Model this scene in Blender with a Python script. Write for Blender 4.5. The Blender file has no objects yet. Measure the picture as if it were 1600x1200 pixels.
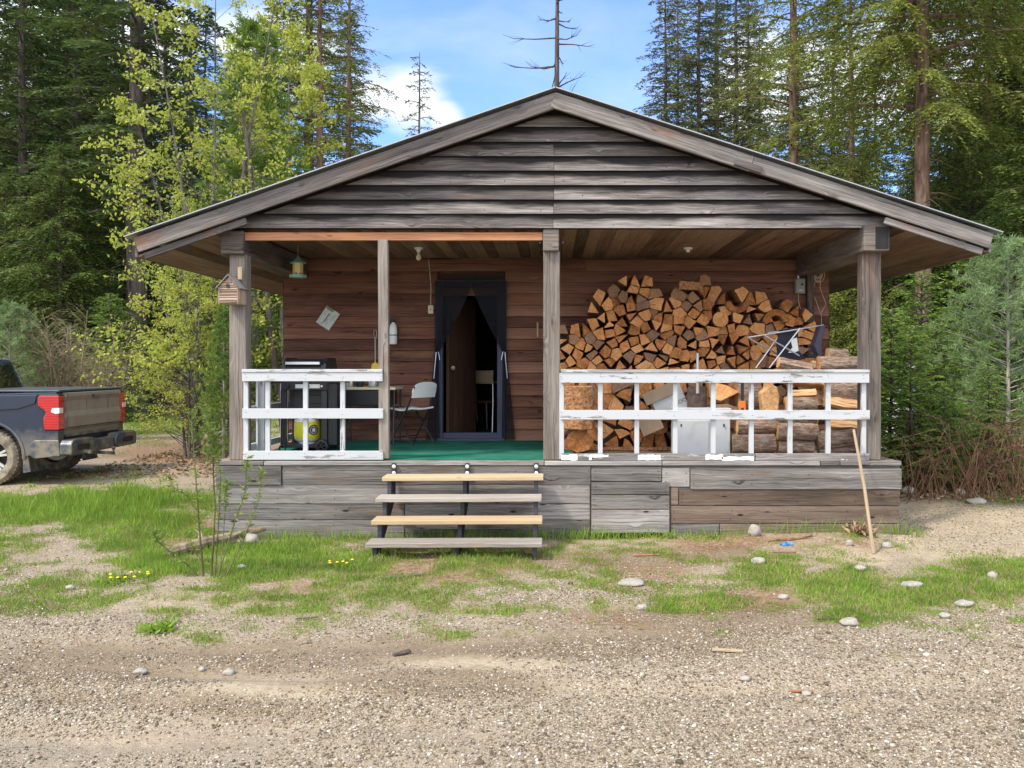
import bpy, bmesh, math, random
import numpy as np
from mathutils import Vector, Matrix
S = bpy.context.scene
R = math.radians
# ------------------------------------------------------------------ camera, sky, sun, exposure
F, H0, CXP, CYP = 1330.0, 1.79, 858.0, 572.0
cam_d = bpy.data.cameras.new("camera"); cam = bpy.data.objects.new("camera", cam_d)
S.collection.objects.link(cam); S.camera = cam
cam.location = (0, 0, H0); cam.rotation_euler = (R(90), 0, 0)
cam_d.sensor_width = 36; cam_d.lens = 36 * F / 1600
cam_d.shift_x = -(CXP - 800) / 1600; cam_d.shift_y = -(600 - CYP) / 1600
cam_d.clip_start = 0.05; cam_d.clip_end = 3000
SUN_EL, SUN_AZ = 52.0, -124.0        # azimuth measured from +Y (away from camera) towards +X
world = bpy.data.worlds.new("World"); S.world = world; world.use_nodes = True
sun_d = bpy.data.lights.new("sun", 'SUN'); sun = bpy.data.objects.new("sun", sun_d)
S.collection.objects.link(sun)
sd = Vector((math.sin(R(SUN_AZ)) * math.cos(R(SUN_EL)), math.cos(R(SUN_AZ)) * math.cos(R(SUN_EL)), math.sin(R(SUN_EL))))
sun.rotation_euler = sd.to_track_quat('Z', 'Y').to_euler()
sun_d.energy = 2.0; sun_d.angle = R(7.0); sun_d.color = (1.0, 0.93, 0.82)
S.view_settings.view_transform = 'Standard'; S.view_settings.look = 'None'
S.view_settings.exposure = 1.2; S.view_settings.gamma = 1.0

# ------------------------------------------------------------------ node helper
class N:
    def __init__(s, nt): s.t = nt; s.n = nt.nodes; s.l = nt.links
    def new(s, ty, **kw):
        n = s.n.new(ty)
        for k, v in kw.items(): setattr(n, k, v)
        return n
    def put(s, sock, v):
        if v is None: return
        if isinstance(v, bpy.types.NodeSocket): s.l.new(v, sock)
        else:
            if sock.type == 'RGBA' and len(v) == 3: v = (*v, 1)
            sock.default_value = v
    def m(s, op, a, b=None, c=None, clamp=False):
        n = s.new('ShaderNodeMath', operation=op); n.use_clamp = clamp
        s.put(n.inputs[0], a); s.put(n.inputs[1], b); s.put(n.inputs[2], c); return n.outputs[0]
    def vm(s, op, a, b=None):
        n = s.new('ShaderNodeVectorMath', operation=op); s.put(n.inputs[0], a); s.put(n.inputs[1], b)
        return n.outputs['Value'] if op in ('DOT_PRODUCT', 'LENGTH', 'DISTANCE') else n.outputs[0]
    def sep(s, v):
        n = s.new('ShaderNodeSeparateXYZ'); s.put(n.inputs[0], v); return n.outputs
    def comb(s, x=0.0, y=0.0, z=0.0):
        n = s.new('ShaderNodeCombineXYZ'); s.put(n.inputs[0], x); s.put(n.inputs[1], y); s.put(n.inputs[2], z); return n.outputs[0]
    def noise(s, v, scale=1.0, detail=3.0, rough=.55, dist=0.0, col=False):
        n = s.new('ShaderNodeTexNoise'); s.put(n.inputs['Vector'], v); s.put(n.inputs['Scale'], scale)
        s.put(n.inputs['Detail'], detail); s.put(n.inputs['Roughness'], rough); s.put(n.inputs['Distortion'], dist)
        return n.outputs['Color'] if col else n.outputs['Fac']
    def voro(s, v, scale=1.0, feature='F1', out='Distance', rnd=1.0):
        n = s.new('ShaderNodeTexVoronoi', feature=feature); s.put(n.inputs['Vector'], v); s.put(n.inputs['Scale'], scale)
        s.put(n.inputs['Randomness'], rnd); return n.outputs[out]
    def ramp(s, f, stops, interp='LINEAR'):
        n = s.new('ShaderNodeValToRGB'); n.color_ramp.interpolation = interp
        e = n.color_ramp.elements
        while len(e) < len(stops): e.new(0.5)
        for el, (p, c) in zip(e, stops):
            el.position = p; el.color = (c, c, c, 1) if isinstance(c, (int, float)) else (*c, 1)
        s.put(n.inputs[0], f); return n.outputs[0]
    def step(s, f, a, b):
        n = s.new('ShaderNodeMapRange'); n.interpolation_type = 'SMOOTHSTEP'
        s.put(n.inputs[0], f); s.put(n.inputs[1], a); s.put(n.inputs[2], b); return n.outputs[0]
    def mix(s, f, a, b, blend='MIX'):
        n = s.new('ShaderNodeMix', data_type='RGBA', blend_type=blend)
        s.put(n.inputs[0], f); s.put(n.inputs[6], a); s.put(n.inputs[7], b); return n.outputs[2]
    def attr(s, name, out='Fac'):
        n = s.new('ShaderNodeAttribute', attribute_name=name); return n.outputs[out]
    def uv(s): return s.new('ShaderNodeUVMap').outputs[0]
    def obj(s): return s.new('ShaderNodeTexCoord').outputs['Object']
    def pos(s): return s.new('ShaderNodeNewGeometry').outputs['Position']
    def orand(s): return s.new('ShaderNodeObjectInfo').outputs['Random']
    def scale(s, v, x, y, z):
        n = s.new('ShaderNodeMapping'); s.put(n.inputs[0], v); n.inputs[3].default_value = (x, y, z); return n.outputs[0]
    def bump(s, h, strength=.5, dist=.01):
        n = s.new('ShaderNodeBump'); s.put(n.inputs['Height'], h); n.inputs['Strength'].default_value = strength
        n.inputs['Distance'].default_value = dist; return n.outputs[0]

def mat(name, build=None, col=(.5, .5, .5), rough=.7, metal=0.0, spec=.5):
    m = bpy.data.materials.new(name); m.use_nodes = True
    k = N(m.node_tree); b = m.node_tree.nodes['Principled BSDF']
    b.inputs['Base Color'].default_value = (*col, 1); b.inputs['Roughness'].default_value = rough
    b.inputs['Metallic'].default_value = metal; b.inputs['Specular IOR Level'].default_value = spec
    if build: build(k, b)
    return m

# sky
k = N(world.node_tree); bg = world.node_tree.nodes['Background']
sky = k.new('ShaderNodeTexSky', sky_type='NISHITA'); sky.sun_disc = False
sky.sun_elevation = R(SUN_EL); sky.sun_rotation = R(SUN_AZ); sky.air_density = 1.0; sky.dust_density = 0.6; sky.ozone_density = 2.0
gd = k.new('ShaderNodeTexCoord').outputs['Generated']
nz = k.noise(k.vm('ADD', k.scale(gd, 2.6, 2.6, 5.0), (3.1, 0.4, 1.2)), 1.0, 8, .55, .3)
blobs = None
def dirpx(px, py): return Vector(((px - CXP) / F, 1, (CYP - py) / F)).normalized()
for px, py, rad in ((640, 165, .075), (585, 155, .055), (690, 185, .04), (560, 150, .05), (700, 190, .035), (1400, 110, .13), (1540, 150, .14), (1265, 100, .05), (60, 190, .22), (420, 110, .09), (230,120,.10), (1180,130,.08), (150, 120, .1), (440, 120, .10), (-100, 120, .2), (1290, 190, .05), (410,160,.06)):
    d = k.vm('DISTANCE', gd, tuple(dirpx(px, py)))
    bnode = k.m('SUBTRACT', 1.0, k.m('DIVIDE', d, rad), clamp=True)
    blobs = bnode if blobs is None else k.m('MAXIMUM', blobs, bnode)
behind = k.m('MULTIPLY', k.step(k.vm('DISTANCE', gd, (0.0, -0.8, 0.6)), 1.25, .7), .5)  # unseen cloud added behind the camera, brightened as neutral fill for the front
cl = k.step(k.m('ADD', k.m('ADD', k.m('MULTIPLY', blobs, .62), behind), k.m('MULTIPLY', nz, 1.5)), .93, 1.22)
thin = k.step(nz, .42, .75)
skc = k.mix(1.0, sky.outputs[0], (0.60, 0.74, 1.0), 'MULTIPLY')
skc = k.mix(k.m('MULTIPLY', thin, .34), skc, (3.3, 3.5, 3.8))
cshade = k.mix(k.step(k.noise(gd, 7.0, 5), .3, .7), (3.0, 3.2, 3.5), (4.2, 4.3, 4.4))
skc = k.mix(cl, skc, k.vm('MULTIPLY', cshade, k.comb(*[k.m('ADD', 1.0, k.m('MULTIPLY', behind, 2.2))] * 3)))
k.put(bg.inputs[0], skc); bg.inputs[1].default_value = 0.15

# ------------------------------------------------------------------ objects, tags, mesh building
COL = S.collection
def tag(o, label=None, cat=None, group=None, kind=None):
    if label: o['label'] = label
    if cat: o['category'] = cat
    if group: o['group'] = group
    if kind: o['kind'] = kind
    return o
def empty(name, loc=(0, 0, 0), rz=0.0, label=None, cat=None, group=None):
    o = bpy.data.objects.new(name, None); COL.objects.link(o); o.location = loc; o.rotation_euler = (0, 0, rz)
    o.empty_display_size = .1
    return tag(o, label, cat, group)
def copy_tree(o, parent=None):
    c = o.copy(); COL.objects.link(c)
    if parent: c.parent = parent
    for ch in o.children: copy_tree(ch, c)
    return c
def W(px, py, Y): return Vector(((px - CXP) * Y / F, Y, H0 - (py - CYP) * Y / F))
def wx(px, Y): return (px - CXP) * Y / F
def wz(py, Y): return H0 - (py - CYP) * Y / F
def gp(px, py):
    Y = H0 * F / (py - CYP); return Vector((wx(px, Y), Y, 0))

class MB:
    def __init__(s): s.v = []; s.f = []; s.uv = []; s.mi = []; s.r = []
    def face(s, pts, uvs=None, m=0, r=0.0):
        b = len(s.v); s.v += [tuple(p) for p in pts]; s.f.append(list(range(b, b + len(pts))))
        s.uv.append(uvs or [(p[0] + p[1], p[2]) for p in pts]); s.mi.append(m); s.r.append(r)
    def obox(s, c, ax, h, grain=0, m=0, r=None, mend=None):
        """oriented box: centre, three unit axes, half sizes; u runs along the grain axis, v across"""
        if r is None: r = random.random()
        c = Vector(c); ax = [Vector(a) for a in ax]; b = len(s.v)
        for i in (-1, 1):
            for j in (-1, 1):
                for q in (-1, 1): s.v.append(tuple(c + ax[0] * h[0] * i + ax[1] * h[1] * j + ax[2] * h[2] * q))
        idx = lambda i, j, q: b + i * 4 + j * 2 + q
        fs = [(0, 0, [(0,0,0),(0,0,1),(0,1,1),(0,1,0)]), (0, 1, [(1,0,0),(1,1,0),(1,1,1),(1,0,1)]),
              (1, 0, [(0,0,0),(1,0,0),(1,0,1),(0,0,1)]), (1, 1, [(0,1,0),(0,1,1),(1,1,1),(1,1,0)]),
              (2, 0, [(0,0,0),(0,1,0),(1,1,0),(1,0,0)]), (2, 1, [(0,0,1),(1,0,1),(1,1,1),(0,1,1)])]
        for a, _, cs in fs:
            oth = [t for t in (0, 1, 2) if t != a]
            if grain in oth: u_ = grain; v_ = [t for t in oth if t != grain][0]
            else: u_, v_ = oth
            s.f.append([idx(*q) for q in cs]); s.uv.append([(q[u_] * 2 * h[u_], q[v_] * 2 * h[v_]) for q in cs])
            s.mi.append(mend if (mend is not None and a == grain) else m); s.r.append(r)
    def box(s, x0, x1, y0, y1, z0, z1, grain=None, m=0, r=None, mend=None):
        h = (abs(x1 - x0) / 2, abs(y1 - y0) / 2, abs(z1 - z0) / 2)
        if grain is None: grain = h.index(max(h))
        s.obox(((x0 + x1) / 2, (y0 + y1) / 2, (z0 + z1) / 2), ((1,0,0),(0,1,0),(0,0,1)), h, grain, m, r, mend)
    def bar(s, p0, p1, w, h, up=(0, 0, 1), m=0, r=None, mend=None):
        p0 = Vector(p0); p1 = Vector(p1); d = (p1 - p0); L = d.length; d.normalize()
        sd_ = d.cross(Vector(up)).normalized(); u = sd_.cross(d).normalized()
        s.obox((p0 + p1) / 2, (d, sd_, u), (L / 2, w / 2, h / 2), 0, m, r, mend)
    def prism(s, poly, d0, d1, plane='xz', m=0, r=None, mside=None):
        """closed 2-D outline extruded from d0 to d1 along the third axis"""
        if r is None: r = random.random()
        mk = {'xz': lambda a, b, d: (a, d, b), 'yz': lambda a, b, d: (d, a, b), 'xy': lambda a, b, d: (a, b, d)}[plane]
        A = [mk(a, b, d0) for a, b in poly]; B = [mk(a, b, d1) for a, b in poly]; n = len(poly)
        s.face(A, list(poly), m, r); s.face(B[::-1], list(poly)[::-1], m, r)
        acc = 0
        for i in range(n):
            j = (i + 1) % n; l = math.dist(poly[i], poly[j])
            s.face([A[i], B[i], B[j], A[j]], [(0, acc), (abs(d1 - d0), acc), (abs(d1 - d0), acc + l), (0, acc + l)], m if mside is None else mside, r); acc += l
    def tube(s, path, rad, n=8, m=0, r=0.0, caps=True):
        path = [Vector(p) for p in path]; rads = rad if isinstance(rad, (list, tuple)) else [rad] * len(path)
        b = len(s.v); up = Vector((0, 0, 1)); u = 0.0; us = []
        for i, p in enumerate(path):
            d = (path[min(i + 1, len(path) - 1)] - path[max(i - 1, 0)]).normalized()
            ref = up if abs(d.dot(up)) < .95 else Vector((1, 0, 0))
            if i == 0: a = d.cross(ref).normalized()
            else: a = (a - d * a.dot(d)).normalized()
            c = d.cross(a)
            if i: u += (p - path[i - 1]).length
            us.append(u)
            for q in range(n):
                t = 2 * math.pi * q / n; s.v.append(tuple(p + (a * math.cos(t) + c * math.sin(t)) * rads[i]))
        for i in range(len(path) - 1):
            cr = 2 * math.pi * max(rads[i], .001)
            for q in range(n):
                q2 = (q + 1) % n
                s.f.append([b + i*n + q, b + i*n + q2, b + (i+1)*n + q2, b + (i+1)*n + q])
                s.uv.append([(us[i], q/n*cr), (us[i], (q+1)/n*cr), (us[i+1], (q+1)/n*cr), (us[i+1], q/n*cr)]); s.mi.append(m); s.r.append(r)
        if caps:
            for i0, rev in ((0, True), (len(path) - 1, False)):
                ix = [b + i0*n + q for q in range(n)]
                if rev: ix = ix[::-1]
                s.f.append(ix); s.uv.append([(s.v[t][0], s.v[t][1] + s.v[t][2]) for t in ix]); s.mi.append(m); s.r.append(r)
    def lathe(s, prof, n=24, c=(0, 0, 0), axis='z', m=0, r=0.0):
        c = Vector(c); b = len(s.v)
        for (rr, h) in prof:
            for q in range(n):
                t = 2 * math.pi * q / n; a, d = rr * math.cos(t), rr * math.sin(t)
                s.v.append(tuple(c + Vector({'z': (a, d, h), 'y': (a, h, d), 'x': (h, a, d)}[axis])))
        for i in range(len(prof) - 1):
            for q in range(n):
                q2 = (q + 1) % n
                s.f.append([b + i*n + q, b + i*n + q2, b + (i+1)*n + q2, b + (i+1)*n + q])
                s.uv.append([(q/n, i), ((q+1)/n, i), ((q+1)/n, i+1), (q/n, i+1)]); s.mi.append(m); s.r.append(r)
    def build(s, name, mats, parent=None, bevel=0.0, smooth=False, segs=1, weld=False):
        me = bpy.data.meshes.new(name); me.from_pydata(s.v, [], s.f)
        if not isinstance(mats, (list, tuple)): mats = [mats]
        for mm in mats: me.materials.append(mm)
        uvl = me.uv_layers.new(name='UVMap')
        uvl.data.foreach_set('uv', np.array([c for fu in s.uv for c in fu], dtype=np.float32).ravel())
        me.polygons.foreach_set('material_index', np.array(s.mi, dtype=np.int32))
        at = me.attributes.new('bid', 'FLOAT', 'FACE'); at.data.foreach_set('value', np.array(s.r, dtype=np.float32))
        if weld or smooth or not bevel:
            bm = bmesh.new(); bm.from_mesh(me)
            if weld: bmesh.ops.remove_doubles(bm, verts=bm.verts, dist=1e-5)
            bmesh.ops.recalc_face_normals(bm, faces=bm.faces); bm.to_mesh(me); bm.free()
        if smooth:
            me.polygons.foreach_set('use_smooth', np.ones(len(me.polygons), dtype=bool))
            try: me.set_sharp_from_angle(angle=R(40))
            except Exception: pass
        me.update()
        o = bpy.data.objects.new(name, me); COL.objects.link(o)
        if parent: o.parent = parent
        if bevel:
            bm = bmesh.new(); bm.from_mesh(me); bmesh.ops.remove_doubles(bm, verts=bm.verts, dist=1e-5) if not weld else None
            bmesh.ops.recalc_face_normals(bm, faces=bm.faces); bm.to_mesh(me); bm.free()
            md = o.modifiers.new('bevel', 'BEVEL'); md.width = bevel; md.segments = segs; md.limit_method = 'ANGLE'; md.angle_limit = R(35)
        return o

def mesh_np(name, V, faces, k_, mats, parent=None, mi=None, attrs=None, smooth=False):
    """bulk mesh: V (n,3), faces (m,k_) all of k_ corners"""
    me = bpy.data.meshes.new(name); n, m_ = len(V), len(faces)
    me.vertices.add(n); me.vertices.foreach_set('co', np.ascontiguousarray(V, dtype=np.float32).ravel())
    me.loops.add(m_ * k_); me.loops.foreach_set('vertex_index', np.ascontiguousarray(faces, dtype=np.int32).ravel())
    me.polygons.add(m_); me.polygons.foreach_set('loop_start', np.arange(0, m_ * k_, k_, dtype=np.int32))
    for mm in (mats if isinstance(mats, (list, tuple)) else [mats]): me.materials.append(mm)
    if mi is not None: me.polygons.foreach_set('material_index', np.asarray(mi, dtype=np.int32))
    me.update(calc_edges=True); me.validate()
    if smooth: me.polygons.foreach_set('use_smooth', np.ones(m_, dtype=bool))
    for an, (dom, arr) in (attrs or {}).items():
        a = me.attributes.new(an, 'FLOAT', dom); a.data.foreach_set('value', np.asarray(arr, dtype=np.float32))
    o = bpy.data.objects.new(name, me); COL.objects.link(o)
    if parent: o.parent = parent
    return o

def vnoise(x, y, sc, seed=0):
    x = np.asarray(x) * sc + seed * 17.3; y = np.asarray(y) * sc - seed * 9.1
    xi, yi = np.floor(x), np.floor(y); fx, fy = x - xi, y - yi
    fx = fx*fx*(3-2*fx); fy = fy*fy*(3-2*fy)
    h = lambda a, b: np.modf(np.abs(np.sin(a * 127.1 + b * 311.7 + seed) * 43758.5453))[0]
    return (h(xi, yi)*(1-fx)*(1-fy) + h(xi+1, yi)*fx*(1-fy) + h(xi, yi+1)*(1-fx)*fy + h(xi+1, yi+1)*fx*fy)
def fbm(x, y, sc, seed=0, oct_=4):
    t = 0; a = .5; n = 0
    for i in range(oct_): t = t + a * vnoise(x, y, sc * 2**i, seed + i); n += a; a *= .5
    return t / n

# ------------------------------------------------------------------ materials
def wood(name, dark, mid, light, brown=(.2,.09,.045), brown_amt=.25, top_dark=0.0, expo=.153, knots=.5, bump=.5, rough=.85, grain=75.0, paint=None, paint_amt=0.0, tone=.2):
    def b(k, p):
        uv = k.sep(k.uv()); r = k.attr('bid'); u = k.m('ADD', uv[0], k.m('MULTIPLY', r, 37.0)); v = k.m('ADD', uv[1], k.m('MULTIPLY', r, 11.0))
        base = k.comb(u, v, r)
        warp = k.m('MULTIPLY', k.m('SUBTRACT', k.noise(k.scale(base, 1.6, 5, 1), 1.0, 2), .5), .05)
        v2 = k.m('ADD', v, warp)
        kn = k.voro(k.comb(k.m('MULTIPLY', u, 2.6), k.m('MULTIPLY', v, 8.0), r), 1.0)
        knm = k.m('SUBTRACT', 1.0, k.step(kn, .05, .13))
        pull = k.m('MULTIPLY', k.m('SUBTRACT', 1.0, k.step(kn, .05, .38)), .03)
        v3 = k.m('ADD', v2, pull)
        g = k.noise(k.comb(k.m('MULTIPLY', u, 1.5), k.m('MULTIPLY', v3, grain), r), 1.0, 9, .74)
        g2 = k.noise(k.comb(k.m('MULTIPLY', u, 5), k.m('MULTIPLY', v3, grain*3.2), r), 1.0, 3, .6)
        bl = k.noise(k.comb(k.m('MULTIPLY', u, .9), k.m('MULTIPLY', v2, 7), r), 1.0, 5, .6)
        f = k.m('ADD', k.m('MULTIPLY', g, .56), k.m('MULTIPLY', bl, .34))
        f = k.m('ADD', f, k.m('MULTIPLY', k.m('SUBTRACT', r, .5), tone))
        f = k.m('ADD', f, k.m('MULTIPLY', g2, .20))
        c = k.ramp(f, [(.36, dark), (.54, mid), (.74, light)])
        bb = k.step(k.noise(k.comb(k.m('MULTIPLY', u, 1.0), k.m('MULTIPLY', v, 4), k.m('ADD', r, 5)), 1.0, 4, .6), .74 - brown_amt*.45, .86 - brown_amt*.3)
        c = k.mix(k.m('MULTIPLY', bb, .75), c, k.mix(g, tuple(x*.6 for x in brown), tuple(min(1, x*1.6) for x in brown)))
        if top_dark > 0:  # each board darkens unevenly towards its upper edge
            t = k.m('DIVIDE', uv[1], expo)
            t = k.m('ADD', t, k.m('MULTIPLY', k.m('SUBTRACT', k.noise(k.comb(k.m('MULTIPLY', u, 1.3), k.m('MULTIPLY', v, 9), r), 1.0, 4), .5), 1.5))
            c = k.mix(k.m('MULTIPLY', k.step(t, .35, .85), top_dark), c, tuple(x*.7 for x in dark))
        c = k.mix(k.m('MULTIPLY', knm, knots), c, tuple(x*.35 for x in dark))
        crk = k.noise(k.comb(k.m('MULTIPLY', u, .7), k.m('MULTIPLY', v3, grain*.9), k.m('ADD', r, 9)), 1.0, 4, .6)
        crm = k.step(crk, .62, .66)
        c = k.mix(k.m('MULTIPLY', crm, .65), c, tuple(x*.3 for x in dark))
        h = k.m('SUBTRACT', k.m('ADD', k.m('MULTIPLY', g, .7), k.m('MULTIPLY', g2, .3)), k.m('MULTIPLY', crm, .6))
        if paint:
            ed = k.noise(k.comb(k.m('MULTIPLY', u, 2.2), k.m('MULTIPLY', v2, 14), r), 1.0, 6, .7)
            pm = k.step(k.m('ADD', ed, k.m('MULTIPLY', k.m('SUBTRACT', g, .5), .18)), .74 - paint_amt*.6, .765 - paint_amt*.6)
            dirt = k.noise(k.comb(k.m('MULTIPLY', u, 3), k.m('MULTIPLY', v, 9), r), 1.0, 5)
            pc = k.mix(k.step(dirt, .5, .85), paint, tuple(x*.80 for x in paint))
            c = k.mix(pm, c, pc); h = k.m('MULTIPLY', h, k.m('SUBTRACT', 1.0, k.m('MULTIPLY', pm, .8)))
            p.inputs['Roughness'].default_value = .55
        k.put(p.inputs['Base Color'], c); k.put(p.inputs['Normal'], k.bump(h, bump, .006))
    return mat(name, b, rough=rough, spec=.25)
GD, GM, GL = (.035,.030,.029), (.165,.147,.136), (.42,.385,.355)
M_gable = wood('weathered_gable_wood', (.017,.014,.013), (.125,.107,.097), (.43,.388,.355), top_dark=.97, brown_amt=.3, brown=(.14,.08,.05), tone=.10)
M_grey = wood('weathered_grey_wood', GD, GM, GL, brown_amt=.12)
M_skirt = wood('weathered_skirt_wood', (.045,.039,.036), (.195,.175,.160), (.44,.405,.375), brown_amt=.36, brown=(.13,.08,.05), knots=1.0, tone=.2)
M_skirt_br = wood('brown_skirt_wood', (.035,.025,.018), (.14,.098,.070), (.30,.23,.175), brown_amt=.42, brown=(.14,.08,.048), knots=1.0, tone=.16)
M_rake = wood('weathered_fascia_wood', GD, (.135,.118,.108), (.36,.325,.295), brown_amt=.4)
M_post = wood('weathered_post_wood', (.032,.026,.023), (.14,.115,.098), (.31,.268,.228), brown_amt=.45, brown=(.20,.105,.06))
M_soffit = wood('brown_soffit_boards', (.045,.028,.019), (.175,.112,.074), (.31,.21,.145), brown_amt=.4, brown=(.24,.12,.06), rough=.75, tone=.26)
M_red = wood('peeled_red_beam_wood', (.12,.05,.03), (.36,.15,.075), (.50,.26,.15), brown_amt=.5, brown=(.5,.22,.1))
M_wall = wood('red_brown_wall_siding', (.048,.021,.014), (.18,.080,.052), (.30,.155,.105), brown_amt=.5, brown=(.20,.10,.055), tone=.27, knots=.8, top_dark=.15)
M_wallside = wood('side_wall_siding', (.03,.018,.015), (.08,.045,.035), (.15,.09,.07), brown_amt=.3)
M_tread_new = wood('fresh_pine_tread', (.27,.175,.09), (.43,.30,.17), (.55,.42,.27), brown_amt=.3, brown=(.4,.2,.08), knots=.4, bump=.2)
M_tread_old = wood('grey_worn_tread', (.12,.10,.08), (.30,.26,.22), (.46,.41,.355), brown_amt=.3, brown=(.36,.24,.14), knots=.5)
M_white = wood('white_painted_rail', GD, (.25,.235,.22), GL, brown_amt=.05, paint=(.47,.475,.48), paint_amt=.60, bump=.35)
M_white_worn = wood('flaking_white_top_rail', GD, (.25,.235,.22), GL, brown_amt=.05, paint=(.47,.475,.48), paint_amt=.38, bump=.4)
M_white_bits = wood('bare_rail_with_paint_flakes', GD, (.22,.20,.185), (.38,.35,.32), brown_amt=.15, paint=(.47,.475,.48), paint_amt=.28, bump=.4)
M_blue = wood('blue_grey_door_paint', (.03,.03,.05), (.06,.063,.10), (.10,.105,.15), brown_amt=0, paint=(.055,.06,.105), paint_amt=.5)
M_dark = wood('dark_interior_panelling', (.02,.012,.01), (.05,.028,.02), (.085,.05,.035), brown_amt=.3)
M_doorw = wood('varnished_inner_door', (.025,.011,.008), (.06,.027,.018), (.10,.048,.03), brown_amt=.2)
M_plank = wood('deck_plank_wood', (.12,.08,.05), (.26,.19,.13), (.38,.29,.21), brown_amt=.3)
M_blackwood = wood('black_stringer_paint', (.012,.012,.014), (.03,.03,.035), (.07,.07,.075), brown_amt=0)
M_board = wood('pale_lumber', (.25,.18,.11), (.40,.30,.19), (.50,.39,.26), brown_amt=.1, knots=.2)
M_bhouse = wood('rustic_twig_wood', (.16,.1,.07), (.33,.23,.17), (.52,.43,.36), brown_amt=.3)
M_metal_edge = mat('roof_sheet_metal', col=(.34,.35,.36), rough=.45, metal=.5)
M_nail = mat('nail_head', col=(.03,.028,.028), rough=.5, metal=.6)
M_black = mat('black_plastic', col=(.015,.015,.017), rough=.45)
M_blackm = mat('black_enamel', col=(.018,.019,.022), rough=.32)
M_steel = mat('brushed_steel', col=(.62,.62,.61), rough=.32, metal=.9)
M_alu = mat('aluminium_tube', col=(.60,.61,.63), rough=.38, metal=.8)
M_whitep = mat('white_plastic', col=(.78,.78,.75), rough=.4)
M_cream = mat('cream_plastic', col=(.62,.55,.38), rough=.5)
M_bulb = mat('unlit_glass_bulb', col=(.75,.68,.5), rough=.15)
M_yellow = mat('yellow_plastic', col=(.72,.50,.03), rough=.45)
M_feeder_y = mat('yellow_feeder_plastic', col=(.62,.48,.16), rough=.35)
M_feeder_g = mat('green_feeder_paint', col=(.22,.42,.34), rough=.5)
M_wire = mat('galvanised_wire', col=(.45,.44,.42), rough=.5, metal=.5)
M_rope = mat('pale_cord', col=(.55,.45,.33), rough=.9)
M_orange = mat('orange_handle_plastic', col=(.75,.17,.02), rough=.45)
M_rustst = mat('brown_rusty_blade', lambda k, p: k.put(p.inputs['Base Color'], k.mix(k.step(k.noise(k.obj(), 14, 5), .35, .7), (.055,.035,.03), (.13,.08,.06))), rough=.6, metal=.3)
M_card = mat('cardboard', lambda k, p: k.put(p.inputs['Base Color'], k.mix(k.noise(k.obj(), 8, 4), (.17,.12,.085), (.30,.22,.15))), rough=.9)
M_cardgrey = mat('grey_printed_card', lambda k, p: k.put(p.inputs['Base Color'], k.mix(k.noise(k.obj(), 9, 4), (.28,.28,.29), (.42,.42,.42))), rough=.8)
M_ink = mat('dark_ink', col=(.06,.06,.07), rough=.8)
M_paper = mat('weathered_notice', lambda k, p: k.put(p.inputs['Base Color'], k.mix(k.step(k.noise(k.obj(), 22, 5), .4, .65), (.50,.52,.47), (.34,.38,.33))), rough=.85)
def _appl(k, p):
    n = k.noise(k.obj(), 6, 5)
    k.put(p.inputs['Base Color'], k.mix(k.step(n, .45, .75), (.50,.51,.53), (.40,.41,.42)))
M_appl = mat('white_enamel_panel', _appl, rough=.4)
def _carpet(k, p):
    o = k.pos(); n = k.noise(o, 3.0, 5); f = k.noise(o, 260, 2)
    c = k.mix(k.step(n, .3, .75), (.018,.125,.085), (.045,.20,.135)); c = k.mix(k.m('MULTIPLY', k.step(n, .62, .8), .35), c, (.16,.19,.13))
    k.put(p.inputs['Base Color'], k.mix(k.m('MULTIPLY', f, .5), c, (.015,.09,.06))); k.put(p.inputs['Normal'], k.bump(f, .6, .004))
M_carpet = mat('green_outdoor_carpet', _carpet, rough=1.0, spec=.05)
def _mesh(k, p):
    out = k.t.nodes['Material Output']; tr = k.new('ShaderNodeBsdfTransparent'); mx = k.new('ShaderNodeMixShader'); mx.inputs[0].default_value = .72
    k.put(mx.inputs[1], tr.outputs[0]); k.put(mx.inputs[2], p.outputs[0]); k.put(out.inputs[0], mx.outputs[0])
M_screen = mat('black_bug_mesh', _mesh, col=(.012,.013,.02), rough=.9)
M_fabric = mat('dark_camp_fabric', col=(.022,.022,.032), rough=.9)
M_violet = mat('faded_violet_fabric', col=(.075,.06,.09), rough=.9)
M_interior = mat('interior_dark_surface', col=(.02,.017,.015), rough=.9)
# ------------------------------------------------------------------ ground
YF, YB, ZD, ZC = 9.10, 11.50, 0.783, 3.25
GR = [(700,915,520,75,.42),(1250,930,480,70,.42),(120,900,300,60,.42),(480,955,300,40,.5),  # grassy patches: centre and radii as seen on the photo's ground, strength
 (150,790,190,38,1.0),(40,800,90,30,.9),(230,835,120,40,1.0),(420,870,190,32,1.0),(620,866,260,20,.7),(300,880,130,26,.9),(760,868,120,22,.9),
 (120,905,120,16,.55),(420,935,200,40,.45),(620,950,140,34,.5),(560,905,110,16,.55),(240,984,45,12,.9),(330,998,60,9,.6),(760,905,80,20,.5),
 (900,868,110,18,.55),(935,905,70,28,.85),(1110,940,90,26,.8),(1030,860,120,14,.45),(1200,893,60,15,.95),(1290,915,120,24,.85),(1500,925,130,48,1.1),
 (1400,955,150,26,.85),(1560,890,90,22,1.0),(1130,985,60,14,.7),(1480,1045,45,14,.5),(1370,1030,60,12,.45),(945,945,25,10,.7),(1580,775,60,20,.8),(1510,790,70,12,.45),
 (270,662,160,14,.8),(60,664,150,10,.6),(1010,835,80,14,.5),(1350,835,60,14,.5),(1560,975,80,24,.7),(1210,960,60,10,.5),(690,985,60,14,.35),(200,735,60,10,.35),(-150,830,200,60,1.0),(1750,900,150,50,1.0)]
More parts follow.
